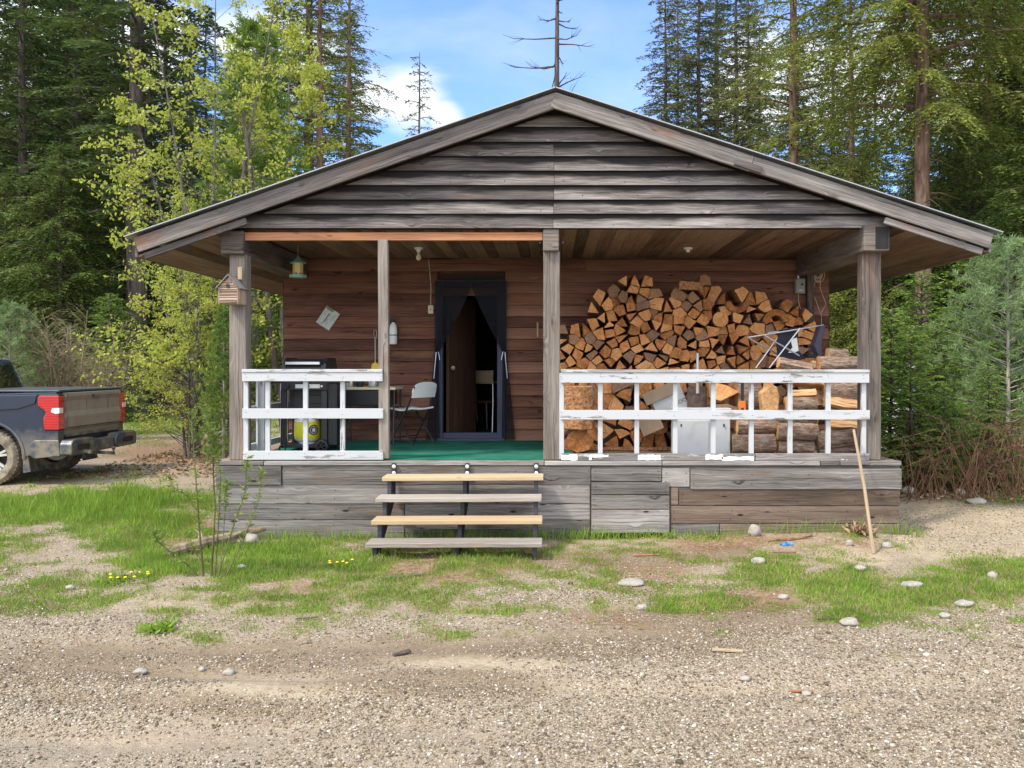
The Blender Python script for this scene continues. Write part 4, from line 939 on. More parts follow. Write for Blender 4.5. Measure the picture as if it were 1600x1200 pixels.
def simplify(poly, keep, rnd):
    poly = list(poly)
    while len(poly) > keep:
        L = [math.dist(poly[i], poly[(i+1) % len(poly)]) for i in range(len(poly))]; i = L.index(min(L))
        j = (i + 1) % len(poly); poly[i] = ((poly[i][0]+poly[j][0])/2, (poly[i][1]+poly[j][1])/2); poly.pop(j)
    return poly
def jag(poly, rnd, arc):
    """split edges into small steps with a little wander; one side may swell into a bark arc"""
    n = len(poly); L = [math.dist(poly[i], poly[(i+1) % n]) for i in range(n)]; ai = L.index(max(L)) if arc else -1; out = []
    cx = sum(p[0] for p in poly)/n; cz = sum(p[1] for p in poly)/n; kinds = []
    for i in range(n):
        a, b = poly[i], poly[(i+1) % n]; s = 7 if i == ai else 3
        ex, ez = (b[1]-a[1]), -(b[0]-a[0]); l = math.hypot(ex, ez) or 1; ex /= l; ez /= l
        if (a[0]-cx)*ex + (a[1]-cz)*ez < 0: ex, ez = -ex, -ez
        for q in range(s):
            t = q / s; w = rnd.uniform(-.0035, .0035) + (.14 * L[i] * (1 - (2*t-1)**2) if i == ai else 0)
            out.append((a[0]+(b[0]-a[0])*t + ex*w, a[1]+(b[1]-a[1])*t + ez*w)); kinds.append(1 if i == ai else 0)
    return out, kinds
def log_mesh(poly, kinds, y0, depth, rnd, bark_mat=2):
    m = MB(); n = len(poly); c = (sum(p[0] for p in poly)/n, sum(p[1] for p in poly)/n); m.c = (c[0], y0, c[1])
    P = [(p[0]-c[0], p[1]-c[1]) for p in poly]; tx, tz = rnd.uniform(-.03, .03), rnd.uniform(-.03, .03); sl_ = rnd.uniform(-.28, .28); sz = rnd.uniform(-.25, .25)
    A = [(x, x*sl_ + z*sz, z) for x, z in P]; B = [(x*.95 + tx, depth, z*.95 + tz) for x, z in P]
    for i in range(1, n-1): m.face([A[0], A[i], A[i+1]], None, 0) if False else None
    m.face([(0, 0, 0)] * 0 + A, [(a[0], a[2]) for a in A], 0); m.face(B[::-1], None, 0); acc = 0
    for i in range(n):
        j = (i+1) % n; l = math.dist(P[i], P[j]); m.face([A[i], B[i], B[j], A[j]], [(0, acc), (depth, acc), (depth, acc+l), (0, acc+l)], bark_mat if kinds[i] else 1); acc += l
    return m
def out_px(L, Y): return [(wx(a, Y), wz(b, Y)) for a, b in L]
GW = 'split firewood stacked on the porch'
cnt = 0; buried = MB()
def pile(outline, rmin, yf, depth, seed, label_fn):
    global cnt
    rnd = random.Random(seed)
    for (p, poly) in pack(outline, rmin, seed):
        if any(math.hypot(p[0] - a_, p[1] - b_) < c_ for a_, b_, c_ in skip): continue
        poly = simplify(poly, rnd.choice((3, 3, 4, 4, 4, 5)), rnd); cx_ = sum(q[0] for q in poly)/len(poly); cz_ = sum(q[1] for q in poly)/len(poly)
        sx_, sz_ = rnd.uniform(.88, 1.14), rnd.uniform(.88, 1.12); poly = [(cx_ + (a_ - cx_) * sx_, cz_ + (b_ - cz_) * sz_) for a_, b_ in poly]
        poly, kinds = jag(poly, rnd, rnd.random() < .35)
        m = log_mesh(poly, kinds, 0, depth * rnd.uniform(.9, 1.0), rnd)
        if yf > 10.9 and p[1] < ZD + .70:      # rows buried behind the front stack
            off = Vector((m.c[0], yf + rnd.uniform(-.05, .05), m.c[2])); b0_ = len(buried.v); buried.v += [tuple(Vector(v_) + off) for v_ in m.v]; buried.f += [[i_ + b0_ for i_ in f_] for f_ in m.f]; buried.uv += m.uv; buried.mi += m.mi; buried.r += m.r; continue
        o = m.build('firewood_log', [M_end, M_split, M_bark], weld=True, smooth=False)
        o.location = (m.c[0], yf + rnd.uniform(-.05, .05), m.c[2]); cnt += 1
        lb, gr = label_fn(p); tag(o, lb, 'firewood', gr)
YP = 11.0
back = out_px([(877,640),(877,517),(900,512),(924,517),(928,490),(934,462),(958,458),(972,442),(992,437),(1012,440),(1022,460),(1036,466),(1046,482),(1060,468),(1066,452),(1080,440),(1105,440),(1112,455),(1138,462),(1150,460),(1178,466),(1200,466),(1222,476),(1240,484),(1258,490),(1264,500),(1264,640)], YP)
back = [(x, max(z, ZD + .03)) for x, z in back]
def lab_back(p):
    px = CXP + p[0] * F / YP; py = CYP + (H0 - p[1]) * F / YP
    if py < 500 and px < 1045: return 'split log with its end showing in the left hump of the tall rear stack', 'log ends in the left hump of the rear stack'
    if py < 500: return 'split log with its end showing in the high right part of the rear stack', 'log ends along the high right part of the rear stack'
    row = 'just above the railing' if py > 545 else ('at mid height' if py > 518 else 'in the upper rows')
    col = 'left part' if px < 975 else ('centre left' if px < 1045 else ('centre right' if px < 1130 else 'right part'))
    return 'split log end %s in the %s of the rear stack' % (row, col), 'log ends %s, %s of the rear stack' % (row, col)
skip = [(wx(1126, YP), wz(499, YP), .12), (wx(1153, YP), wz(480, YP), .10), (wx(1213, YP), wz(487, YP), .12), (wx(1080, YP), wz(446, YP), .12)]
pile(back, .120, YP, .42, 5, lab_back)
tag(buried.build('buried_firewood', [M_end, M_split, M_bark]), 'lowest rows of split firewood buried behind the front stack', 'firewood', kind='stuff')
# hollow ring segments and a round log on the top of the rear stack
def special(px, py, rad, kind, label, yy=YP - .06):
    rnd = random.Random(px); c = W(px, py, yy); n = 22
    if kind == 'round':
        poly = [(c.x + rad * math.cos(t) * rnd.uniform(.95, 1.05), c.z + rad * math.sin(t) * rnd.uniform(.95, 1.05)) for t in np.linspace(0, 2*math.pi, n+1)[:-1]]; kinds = [1] * n
    else:
        a0_, a1_ = kind; o_ = [(c.x + rad * math.cos(t) * rnd.uniform(.95, 1.05), c.z + rad * math.sin(t)) for t in np.linspace(a0_, a1_, 12)]; i_ = [(c.x + rad * .52 * math.cos(t), c.z + rad * .52 * math.sin(t)) for t in np.linspace(a1_, a0_, 12)]
        poly = o_ + i_; kinds = [1] * 11 + [0] * 13
    m = log_mesh(poly, kinds, 0, .40, rnd); o = m.build('firewood_log', [M_end, M_split, M_bark]); o.location = (m.c[0], yy, m.c[2]); tag(o, label, 'firewood')
special(1126, 499, .10, 'round', 'whole round log end in the middle of the rear stack')
special(1153, 470, .155, (math.pi * 1.02, math.pi * 1.98), 'hollow U shaped log end open upward on top of the rear stack')
special(1213, 503, .165, (0, math.pi), 'hollow arched log end at the upper right of the rear stack')
m = MB(); m.prism([(-.16, -.05), (.14, -.06), (.17, .045), (-.15, .06)], 0, .2, 'xz'); o = m.build('firewood_log', [M_split], bevel=.006); o.location = W(1080, 446, YP - .05); tag(o, 'blocky split log lying crosswise at the very top of the rear stack', 'firewood')
# lower front stack, left of the white panel
YL = 10.25
front = out_px([(880,698),(880,672),(884,600),(1056,600),(1056,698)], YL); front = [(x, max(z, ZD + .03)) for x, z in front]
skip = [(wx(905, YL), wz(650, YL), .2)]
pile(front, .165, YL + .05, .42, 12, lambda p: ('split log with its end showing in the low front stack left of the white panel', 'log ends in the low front stack'))
fr2 = out_px([(1060,655),(1060,598),(1190,598),(1190,700),(1145,700),(1142,655)], 10.4)
skip = []
pile(fr2, .19, 10.5, .42, 14, lambda p: ('orange split log behind the white panel and shovel', 'log ends behind the white panel'))
# board under the front stack
m = MB(); m.box(wx(884, 10.2), wx(1056, 10.2), 10.12, 10.21, ZD + .005, ZD + .04); thing(m, 'board', M_split, 'brown board lying on the deck under the front firewood', 'board')
# big upright block at left of the front stack
m = MB(); pts = [(-.17, -.10), (.02, -.16), (.15, -.11), (.18, .05), (.08, .14), (-.10, .15), (-.18, .04)]
m.prism(pts, 0, .50, 'xy'); o = m.build('chopping_block', [M_split], bevel=.012); o.location = (wx(905, 9.75), 9.78, wz(671, 9.75)); tag(o, 'large upright split block behind the railing beside the centre post', 'firewood')
m = MB(); m.tube([(0,0,0),(0,.42,0)], [.19,.17], 14, m=2); 
for f_ in (0,): pass
m = MB(); n = 18; rnd = random.Random(9); poly = [(.16 * math.cos(t) * rnd.uniform(.93, 1.07), .13 * math.sin(t) * rnd.uniform(.93, 1.07)) for t in np.linspace(0, 2*math.pi, n+1)[:-1]]
m = log_mesh(poly, [1]*n, 0, .4, rnd); o = m.build('firewood_log', [M_end, M_split, M_bark]); o.location = (wx(905, 9.8), 9.72, ZD + .15); tag(o, 'fat log end lying under the upright block by the centre post', 'firewood')
# sideways bark logs at the right end, lying along the railing
def lying(x0, x1, y0, y1, Y, kind, label, tilt_=0.0, seed=0):
    rnd = random.Random(seed + int(x0)); a = wx(x0, Y); b = wx(x1, Y); zt, zb_ = wz(y0, Y), wz(y1, Y); h = (zt - zb_) / 2; L = b - a; m = MB(); n = 16
    prof_ = []
    for i in range(n):
        t = 2 * math.pi * i / n
        if kind == 'bark': r_ = h * rnd.uniform(.92, 1.06); q = (r_ * 1.1 * math.cos(t), r_ * math.sin(t))
        elif kind == 'half': r_ = h * rnd.uniform(.94, 1.05); q = (r_ * 1.2 * math.cos(t), max(-h * .75, r_ * math.sin(t)))
        else:
            s_ = 1.0 / max(abs(math.cos(t + .35)) , abs(math.sin(t + .35))) ; q = (h * .9 * s_ * math.cos(t) * rnd.uniform(.95, 1.05), min(h, max(-h, h * .85 * s_ * math.sin(t))))
        prof_.append(q)
    segs = 6; ring = []
    for s_ in range(segs + 1):
        x_ = -L/2 + L * s_ / segs; sh = rnd.uniform(-.006, .006)
        ring.append([(x_ + rnd.uniform(-.008, .008) * (s_ in (0, segs)), y_ + sh, z_ * rnd.uniform(.96, 1.04) + sh) for y_, z_ in prof_])
    for s_ in range(segs):
        acc = 0
        for i in range(n):
            j = (i + 1) % n; l = math.dist(prof_[i], prof_[j]); mm = 2 if kind == 'bark' else (2 if (kind == 'half' and prof_[i][1] > -h * .74) else 1)
            m.face([ring[s_][i], ring[s_+1][i], ring[s_+1][j], ring[s_][j]], [(L*s_/segs, acc), (L*(s_+1)/segs, acc), (L*(s_+1)/segs, acc+l), (L*s_/segs, acc+l)], mm); acc += l
    m.face(ring[0][::-1], None, 0); m.face(ring[-1], None, 0)
    o = m.build('firewood_log', [M_end_pale, M_split_pale, M_bark], weld=True, smooth=True); o.location = ((a + b) / 2, Y + h, (zt + zb_) / 2); o.rotation_euler = (0, tilt_, rnd.uniform(-.06, .06)); tag(o, label, 'firewood'); return o
M_end_pale = mat('pale_log_end', _endg((.30,.15,.07), (.62,.36,.17), (.78,.55,.32)), rough=.9, spec=.15)
def _side2(k, p):
    uv = k.uv(); s = k.sep(uv); r = k.orand(); n = k.noise(k.comb(k.m('MULTIPLY', k.m('ADD', s[0], r), 6), k.m('MULTIPLY', s[1], 60), r), 1, 5)
    k.put(p.inputs['Base Color'], k.ramp(n, [(.3, (.30,.15,.07)), (.5, (.60,.36,.18)), (.75, (.76,.56,.34))])); k.put(p.inputs['Normal'], k.bump(n, .6, .008))
M_split_pale = mat('pale_split_side', _side2, rough=.9, spec=.15)
T = lying
T(1147,1213,679,709,9.45,'bark','bark covered log at the bottom left of the right hand stack')
T(1152,1217,656,679,9.5,'bark','bark covered log second from the bottom at the left of the right stack')
T(1217,1279,661,690,9.45,'bark','reddish bark log in the middle of the right stack below the middle rail')
T(1217,1272,688,711,9.5,'bark','small bark log lying on the deck in the middle of the right stack')
T(1281,1342,671,700,9.42,'bark','mossy brown log at the lower right of the right stack', -.12)
T(1282,1342,696,712,9.5,'bark','thin grey log on the deck at the right post', -.10)
T(1298,1346,655,672,9.45,'split','pale split log just under the middle rail near the right post', .05)
T(1232,1278,619,646,9.45,'bark','thick grey bark log above the middle rail in the right stack')
T(1218,1276,646,662,9.5,'bark','flat bark log right behind the middle rail')
T(1234,1276,609,622,9.48,'split','slim orange split piece resting on the grey bark log', -.08)
T(1294,1346,598,629,9.45,'bark','wide grey bark log under the top rail near the right post')
T(1292,1345,622,640,9.42,'split','ragged orange split piece between two bark logs near the right post', .15)
T(1292,1345,636,656,9.5,'bark','dark cracked log behind the middle rail near the right post')
T(1222,1292,581,604,9.6,'split','long split piece right behind the top rail', .12)
T(1283,1346,577,600,9.6,'bark','bark log hidden behind the top rail at the right')
T(1218,1269,562,581,9.5,'half','pale split log lying tilted on top of the railing stack', .18)
T(1283,1346,556,581,9.45,'bark','big grey bark log on top of the stack by the right post')
T(1296,1325,544,562,9.55,'half','short log block crowning the right stack')
T(1270,1300,563,578,9.7,'split','orange split piece between the two top logs')
T(1270,1292,600,645,9.7,'split','orange wedge standing deep between the bark logs', .1)
T(1152,1190,598,650,9.75,'bark','upright chunk of bark log behind the orange handled saw')
T(1345-65,1342,640,664,9.7,'bark','shadowed log deep at the right end of the stack')
m = MB(); m.prism([(-.09,-.16),(.08,-.17),(.095,.02),(.07,.12),(.03,.13),(.02,.20),(-.05,.2),(-.05,.10),(-.11,.05)], 0, .16, 'xz'); o = m.build('firewood_log', [M_end_pale, M_split_pale], bevel=.01); o.location = (wx(1205,9.5), 9.5, wz(621,9.5)); tag(o, 'knobbly upright orange chunk between the railing balusters', 'firewood')
m = MB(); m.prism([(-.16,-.06),(-.05,-.1),(.16,.0),(.02,.08),(-.17,.12)], 0, .3, 'xz'); o = m.build('firewood_log', [M_end, M_split], bevel=.004); o.location = (wx(1133,9.7), 9.7, wz(613,9.7)); tag(o, 'big orange wedge under the top rail right of the shovel', 'firewood')
m = MB(); m.prism([(-.16,-.05),(.14,-.06),(.16,.0),(.02,.05),(-.15,.04)], 0, .3, 'xz'); o = m.build('firewood_log', [M_end, M_split], bevel=.004); o.location = (wx(1134,9.7), 9.68, wz(638,9.7)); tag(o, 'flat orange split log above the white panel right of the shovel', 'firewood')
# ---- white appliance, box, shovel, saw
ap = empty('white_heater', (wx(1100, 9.5), 9.5, ZD + .002), 0, 'white enamel box standing behind the right railing', 'heater'); q0, q1 = wx(1057, 9.5) - ap.location.x, wx(1141, 9.5) - ap.location.x
m = MB(); m.box(q0, q1, 0, .42, .0, wz(655, 9.5) - ZD); part(m, 'body', M_appl, ap, bevel=.006)
m = MB(); m.box(q0 - .01, q1 + .02, .02, .44, wz(655, 9.5) - ZD + .002, wz(638.5, 9.5) - ZD); part(m, 'lid', M_appl, ap, bevel=.006)
m = MB(); m.box(q0 + .005, q1 - .24, -.012, -.002, .01, wz(657, 9.5) - ZD); part(m, 'door', M_appl, ap, bevel=.006)
for a in (1064, 1131): m = MB(); m.box(wx(a, 9.5) - ap.location.x - .007, wx(a, 9.5) - ap.location.x + .007, -.018, -.0125 if a < 1100 else -.001, .33, .36); part(m, 'hinge', M_black, ap)
cb_ = empty('cardboard_box', (wx(1050, 9.85), 9.85, wz(640, 9.85)), 0, 'tilted grey cardboard box among the firewood beside the shovel', 'box'); cb_.rotation_euler = (0, R(-24), 0)
m = MB(); m.box(-.18, .20, 0, .3, -.05, .26); part(m, 'carton', M_cardgrey, cb_, bevel=.003)
m = MB(); m.obox((-.06, -.012, .23), ((1,0,0),(0,1,0),(0,0,1)), (.19, .008, .07), 0); part(m, 'flap', M_card, cb_, bevel=.002)
m = MB(); m.obox((-.30, -.03, -.05), ((1,0,0),(0,1,0),(0,0,1)), (.13, .01, .10), 0); part(m, 'flap', M_card, cb_, bevel=.002)
def text(body, size, loc, rot, mt, parent=None, ext=.001, name='lettering'):
    cu_ = bpy.data.curves.new(name, 'FONT'); cu_.body = body; cu_.size = size; cu_.extrude = ext; cu_.align_x = 'CENTER'; cu_.align_y = 'CENTER'
    t_ = bpy.data.objects.new('tmp', cu_); COL.objects.link(t_); dg = bpy.context.evaluated_depsgraph_get(); me = bpy.data.meshes.new_from_object(t_.evaluated_get(dg)); bpy.data.objects.remove(t_); me.materials.clear(); me.materials.append(mt)
    o = bpy.data.objects.new(name, me); COL.objects.link(o); o.location = loc; o.rotation_euler = rot
    if parent: o.parent = parent
    return o
text('COO', .062, (.13, -.002, .045), (R(90), 0, 0), M_ink, cb_)
sh = empty('shovel', (wx(1090, 9.72), 9.72, wz(642, 9.72)), 0, 'brown bladed shovel standing upright behind the right railing', 'shovel')
m = MB(); cbox(lambda u, v: ((-.115 + .23 * u), .035 * (2*u-1)**2, .0 + .28 * v - (.02 if abs(2*u-1) > .9 and v > .9 else 0)), 8, 5, (0, .006, 0), m); m.build('blade', M_rustst, sh, weld=True, smooth=True)
m = MB(); m.tube([(0, .0, .20), (0, .0, .34), (0, .01, .66)], [.02, .018, .015], 10); part(m, 'handle', M_wire, sh, smooth=True)
sa = empty('hand_saw', (wx(1160, 9.62), 9.62, wz(643, 9.62)), 0, 'black bladed saw with orange handle leaning against the firewood', 'saw')
m = MB(); m.box(-.018, .018, 0, .005, .11, .48); part(m, 'blade', M_black, sa, bevel=.001)
m = MB(); m.prism([(-.04, 0), (-.02, -.01), (-.015, .04), (.015, .04), (.02, -.01), (.04, 0), (.035, .12), (-.035, .12)], -.012, .014, 'xz'); part(m, 'handle', M_orange, sa, bevel=.004)
# ---- folded camp cot / stool frame on top of the stack
YC = 10.0
cf = empty('camp_chair', W(1220, 560, YC), 0, 'overturned folding camp chair with grey tube frame on the firewood', 'chair')
def L_(px, py, dy=0): return W(px, py, YC + dy) - Vector(cf.location)
for a, b, dy in (((1168,527.5),(1287,508),0), ((1194,524),(1249,556),-.03), ((1250,513),(1202,575),-.06), ((1220,521),(1181,575),.2), ((1171,529),(1228,561),.22), ((1200,520),(1262,512),.24)):
    m = MB(); m.tube([L_(*a, dy), L_(*b, dy)], .0095, 8); part(m, 'frame_tube', M_alu, cf, smooth=True)
m = MB(); m.prism([(L_(x_, y_).x, L_(x_, y_).z) for x_, y_ in ((1219,515),(1249,511),(1250,548),(1262,560),(1236,566),(1217,560),(1215,540))], .05, .065, 'xz'); fa = part(m, 'seat_fabric', M_fabric, cf, bevel=.003)
m = MB(); m.prism([(L_(x_, y_).x, L_(x_, y_).z) for x_, y_ in ((1237,530),(1247,527.5),(1249.5,548),(1242,551),(1233,551),(1240,543))], .044, .0485, 'xz'); part(m, 'white_patch', M_whitep, fa)
m = MB(); m.prism([(L_(x_, y_).x, L_(x_, y_).z) for x_, y_ in ((1280,509),(1288,508),(1281,540),(1283,556),(1277,556),(1270,540),(1277,520))], -.05, .12, 'xz'); part(m, 'arm_strap', M_violet, cf, bevel=.004)
m = MB(); m.prism([(L_(x_, y_).x, L_(x_, y_).z) for x_, y_ in ((1262,553),(1294,554),(1294,559),(1262,559))], -.02, .2, 'xz'); part(m, 'fabric_fold', M_fabric, cf, bevel=.004)
# stick leaning on the skirt
m = MB(); a = gp(1365, 866); b = W(1334, 672, YF - .09); m.tube([a, a.lerp(b, .5) + Vector((.015, 0, 0)), b], [.018, .017, .014], 8); thing(m, 'wooden_pole', M_board, 'long pale wooden pole leaning against the deck at right', 'pole', smooth=True)
print('logs', cnt)
# ------------------------------------------------------------------ truck
T_ = empty('pickup_truck', (-7.37, 12.78, 0), R(1.0), 'dark blue pickup truck with muddy tailgate parked at the left edge', 'pickup truck')
def _paint(k, p):
    s = k.sep(k.obj()); n = k.noise(k.obj(), 6, 5, .6); lo = k.step(k.m('ADD', s[2], k.m('MULTIPLY', k.m('SUBTRACT', n, .5), .5)), .92, .50)
    rearw = k.step(k.m('ADD', s[0], k.m('MULTIPLY', n, .3)), -.9, -.2)
    d = k.m('MULTIPLY', k.m('MULTIPLY', lo, .75), k.m('ADD', .35, k.m('MULTIPLY', rearw, .5)))
    film = k.m('MULTIPLY', k.noise(k.obj(), 2.5, 4), .05); d = k.m('MAXIMUM', d, film)
    k.put(p.inputs['Base Color'], k.mix(d, (.008,.017,.042), (.20,.165,.12))); k.put(p.inputs['Roughness'], k.m('ADD', .16, k.m('MULTIPLY', d, .9)))
    p.inputs['Coat Weight'].default_value = .5; p.inputs['Metallic'].default_value = .0
M_truck = mat('dusty_dark_blue_paint', _paint, spec=.5)
def _mud(k, p):
    s = k.sep(k.obj()); v = k.noise(k.comb(k.m('MULTIPLY', s[1], 22), k.m('MULTIPLY', s[2], 1.6), 0.0), 1, 4, .6); n = k.noise(k.obj(), 5, 5)
    edge = k.m('ADD', k.step(s[1], .26, .13), k.step(s[2], .80, .72)); drip = k.step(v, .60, .72)
    bare = k.m('MULTIPLY', drip, k.step(n, .42, .6)); bare = k.m('MAXIMUM', bare, k.m('MULTIPLY', edge, k.step(n, .35, .6)))
    k.put(p.inputs['Base Color'], k.mix(k.m('MULTIPLY', bare, .7), k.mix(n, (.20,.165,.115), (.33,.28,.205)), (.03,.033,.045))); k.put(p.inputs['Roughness'], k.m('SUBTRACT', .95, k.m('MULTIPLY', bare, .5)))
M_mud = mat('mud_caked_tailgate', _mud, spec=.2)
M_bump = mat('muddy_dark_bumper', lambda k, p: (k.put(p.inputs['Base Color'], k.mix(k.step(k.noise(k.obj(), 7, 5), .38, .62), (.07,.08,.10), (.22,.19,.14)))), rough=.4, metal=.35)
M_tyre = mat('muddy_tyre_rubber', lambda k, p: (k.put(p.inputs['Base Color'], k.mix(k.step(k.noise(k.obj(), 9, 5), .3, .65), (.085,.072,.055), (.27,.225,.165)))), rough=.95)
M_rim = mat('dusty_alloy', col=(.52,.49,.44), rough=.45, metal=.4)
M_glass = mat('tinted_truck_glass', col=(.008,.009,.010), rough=.05, spec=.8)
def _red(k, p): p.inputs['Coat Weight'].default_value = 1.0
def _redl(k, p):
    p.inputs['Coat Weight'].default_value = 1.0; s = k.sep(k.obj()); st_ = k.m('SINE', k.m('MULTIPLY', s[2], 160.0)); n = k.noise(k.obj(), 9, 3)
    k.put(p.inputs['Base Color'], k.mix(k.m('MULTIPLY', k.m('ADD', k.m('MULTIPLY', st_, .5), n, clamp=True), .7), (.55,.008,.012), (.22,.004,.008)))
M_red_l = mat('red_lamp_lens', _redl, rough=.15)
M_clear_l = mat('clear_lamp_lens', _red, col=(.80,.62,.62), rough=.15)
M_tonneau = mat('black_tonneau_vinyl', lambda k, p: k.put(p.inputs['Base Color'], k.mix(k.noise(k.obj(), 3, 4), (.02,.021,.024), (.10,.10,.10))), rough=.5)
def arch(cx, r, n=12): return [(cx + r * math.cos(t), .42 + r * math.sin(t)) for t in np.linspace(0, math.pi, n)]
XW = -1.04; XF = -4.95
def side(y0, y1, par):
    bot = [(0.0, .60)] + [( -.10, .52)] + [q for q in arch(XW, .50)] + [(-1.56, .42)]
    top = [(-1.56, 1.36), (-1.0, 1.375), (-.35, 1.39), (-.03, 1.395), (.0, 1.30)]
    m = MB(); m.prism([(x, z) for x, z in bot] + top, y0, y1, 'xz'); part(m, 'bed_side', M_truck, par, bevel=.03, segs=3)
side(0.0, .16, T_); side(1.86, 2.02, T_)
# crease along the bed side and wheel arch lip
for y_, sg in ((-.012, 1), (2.02, -1)):
    m = MB(); pts = [(XW + .53 * math.cos(t), y_ + .02 * (1 if sg > 0 else -1) - .0, .42 + .53 * math.sin(t)) for t in np.linspace(-.05, math.pi + .05, 22)]
    m.tube(pts, .028, 8); part(m, 'arch_lip', M_truck, T_, smooth=True)
m = MB(); m.prism([(-1.56, 1.02), (-1.25, 1.10), (-.6, 1.14), (-.34, 1.22), (-.30, 1.36), (-1.56, 1.345)], -.018, .01, 'xz'); part(m, 'shoulder_panel', M_truck, T_, bevel=.012, segs=2)
m = MB(); m.box(-1.56, -.02, .162, 1.858, .62, .70); part(m, 'bed_floor', M_black, T_)
m = MB(); m.box(-1.57, -.0, .02, 2.0, 1.397, 1.43); part(m, 'tonneau_cover', M_tonneau, T_, bevel=.014, segs=2)
m = MB(); m.prism([(-.06, .70), (-.005, .70), (.0, .80), (.03, .86), (.035, 1.02), (.012, 1.10), (.012, 1.26), (.035, 1.33), (.03, 1.385), (-.06, 1.385)], .15, 1.87, 'xz'); tg = part(m, 'tailgate', M_mud, T_, bevel=.01, segs=2)
m = MB(); m.box(.034, .045, .9, 1.15, 1.29, 1.345); part(m, 'handle', M_bump, tg, bevel=.006)
m = MB(); m.box(.028, .031, .24, 1.78, .842, .848); part(m, 'crease_line', M_black, tg)
for y_ in (.78, 1.46): m = MB(); m.box(.010, .0145, y_, y_ + .006, 1.02, 1.30); part(m, 'panel_line', M_black, tg)
for y0, y1, sg in ((-.022, .14, 1), (1.88, 2.042, -1)):
    e = empty('tail_lamp', (0, 0, 0)); e.parent = T_
    m = MB(); m.prism([(-.30, 1.31), (-.27, 1.345), (.02, 1.345), (.025, .835), (-.20, .835), (-.215, 1.0), (-.17, 1.09), (-.20, 1.13), (-.29, 1.19)], y0, y1, 'xz'); part(m, 'lens', M_red_l, e, bevel=.012, segs=2)
    ya, yb = (y0 - .003, y1 - .06) if sg > 0 else (y0 + .06, y1 + .003)
    m = MB(); m.prism([(-.315, 1.32), (-.28, 1.36), (.015, 1.36), (.018, .82), (-.215, .82), (-.23, 1.0), (-.20, 1.09), (-.305, 1.18)], y0 + (.004 if sg > 0 else -.0), y1 + (0 if sg > 0 else -.004), 'xz'); part(m, 'housing', M_black, e, bevel=.01)
    m = MB(); m.prism([(-.10, 1.10), (-.08, 1.16), (.031, 1.16), (.031, 1.08), (-.03, 1.07)], ya, yb, 'xz'); part(m, 'reversing_lens', M_clear_l, e, bevel=.004)
# bumper in three pieces with a notched step
bp = empty('rear_bumper', (0, 0, 0)); bp.parent = T_
for y0, y1, yi in ((-.03, .70, 1), (1.32, 2.05, -1)):
    m = MB(); P_ = [(y0, .46), (y0, .62), (y0 + .06, .68), (y1 - .10, .68), (y1, .60), (y1, .50), (y1 - .1, .44), (y0 + .08, .44)] if yi > 0 else [(y0, .50), (y0, .60), (y0 + .10, .68), (y1 - .06, .68), (y1, .62), (y1, .46), (y1 - .08, .44), (y0 + .1, .44)]
    m.prism(P_, .03, .22, 'yz'); c1 = part(m, 'bumper_corner', M_bump, bp, bevel=.02, segs=2)
    a_, b__ = (y0 + .12, y1 - .2) if yi > 0 else (y0 + .2, y1 - .12)
    m = MB(); m.prism([(a_ + .06, .51), (a_ + .03, .54), (a_ + .03, .575), (a_ + .07, .60), (b__ - .04, .60), (b__, .56), (b__ - .04, .51)], .221, .228, 'yz'); part(m, 'step_recess', M_black, c1, bevel=.003)
m = MB(); m.prism([(-.42, .46), (-.42, .60), (-.34, .68), (.02, .68), (.04, .44), (-.34, .40)], -.035, .0, 'xz'); part(m, 'bumper_wrap', M_bump, bp, bevel=.012, segs=2)
m = MB(); m.box(.03, .19, .701, 1.319, .44, .63); part(m, 'bumper_centre', M_bump, bp, bevel=.01)
m = MB(); m.box(.191, .197, .85, 1.17, .47, .62); part(m, 'number_plate', M_mud, bp, bevel=.004)
m = MB(); m.lathe([(.034, -.02), (.034, .03), (.027, .03), (.027, -.02)], 14, (.235, .45, .46), 'x'); part(m, 'exhaust_tip', M_steel, bp)
m = MB(); m.bar((.02, 1.01, .40), (.34, 1.01, .38), .05, .05); m.lathe([(.012, 0), (.012, .03), (.026, .045), (.03, .065), (.022, .088), (.001, .094)], 14, (.33, 1.01, .40)); part(m, 'tow_hitch', M_bump, bp, smooth=False)
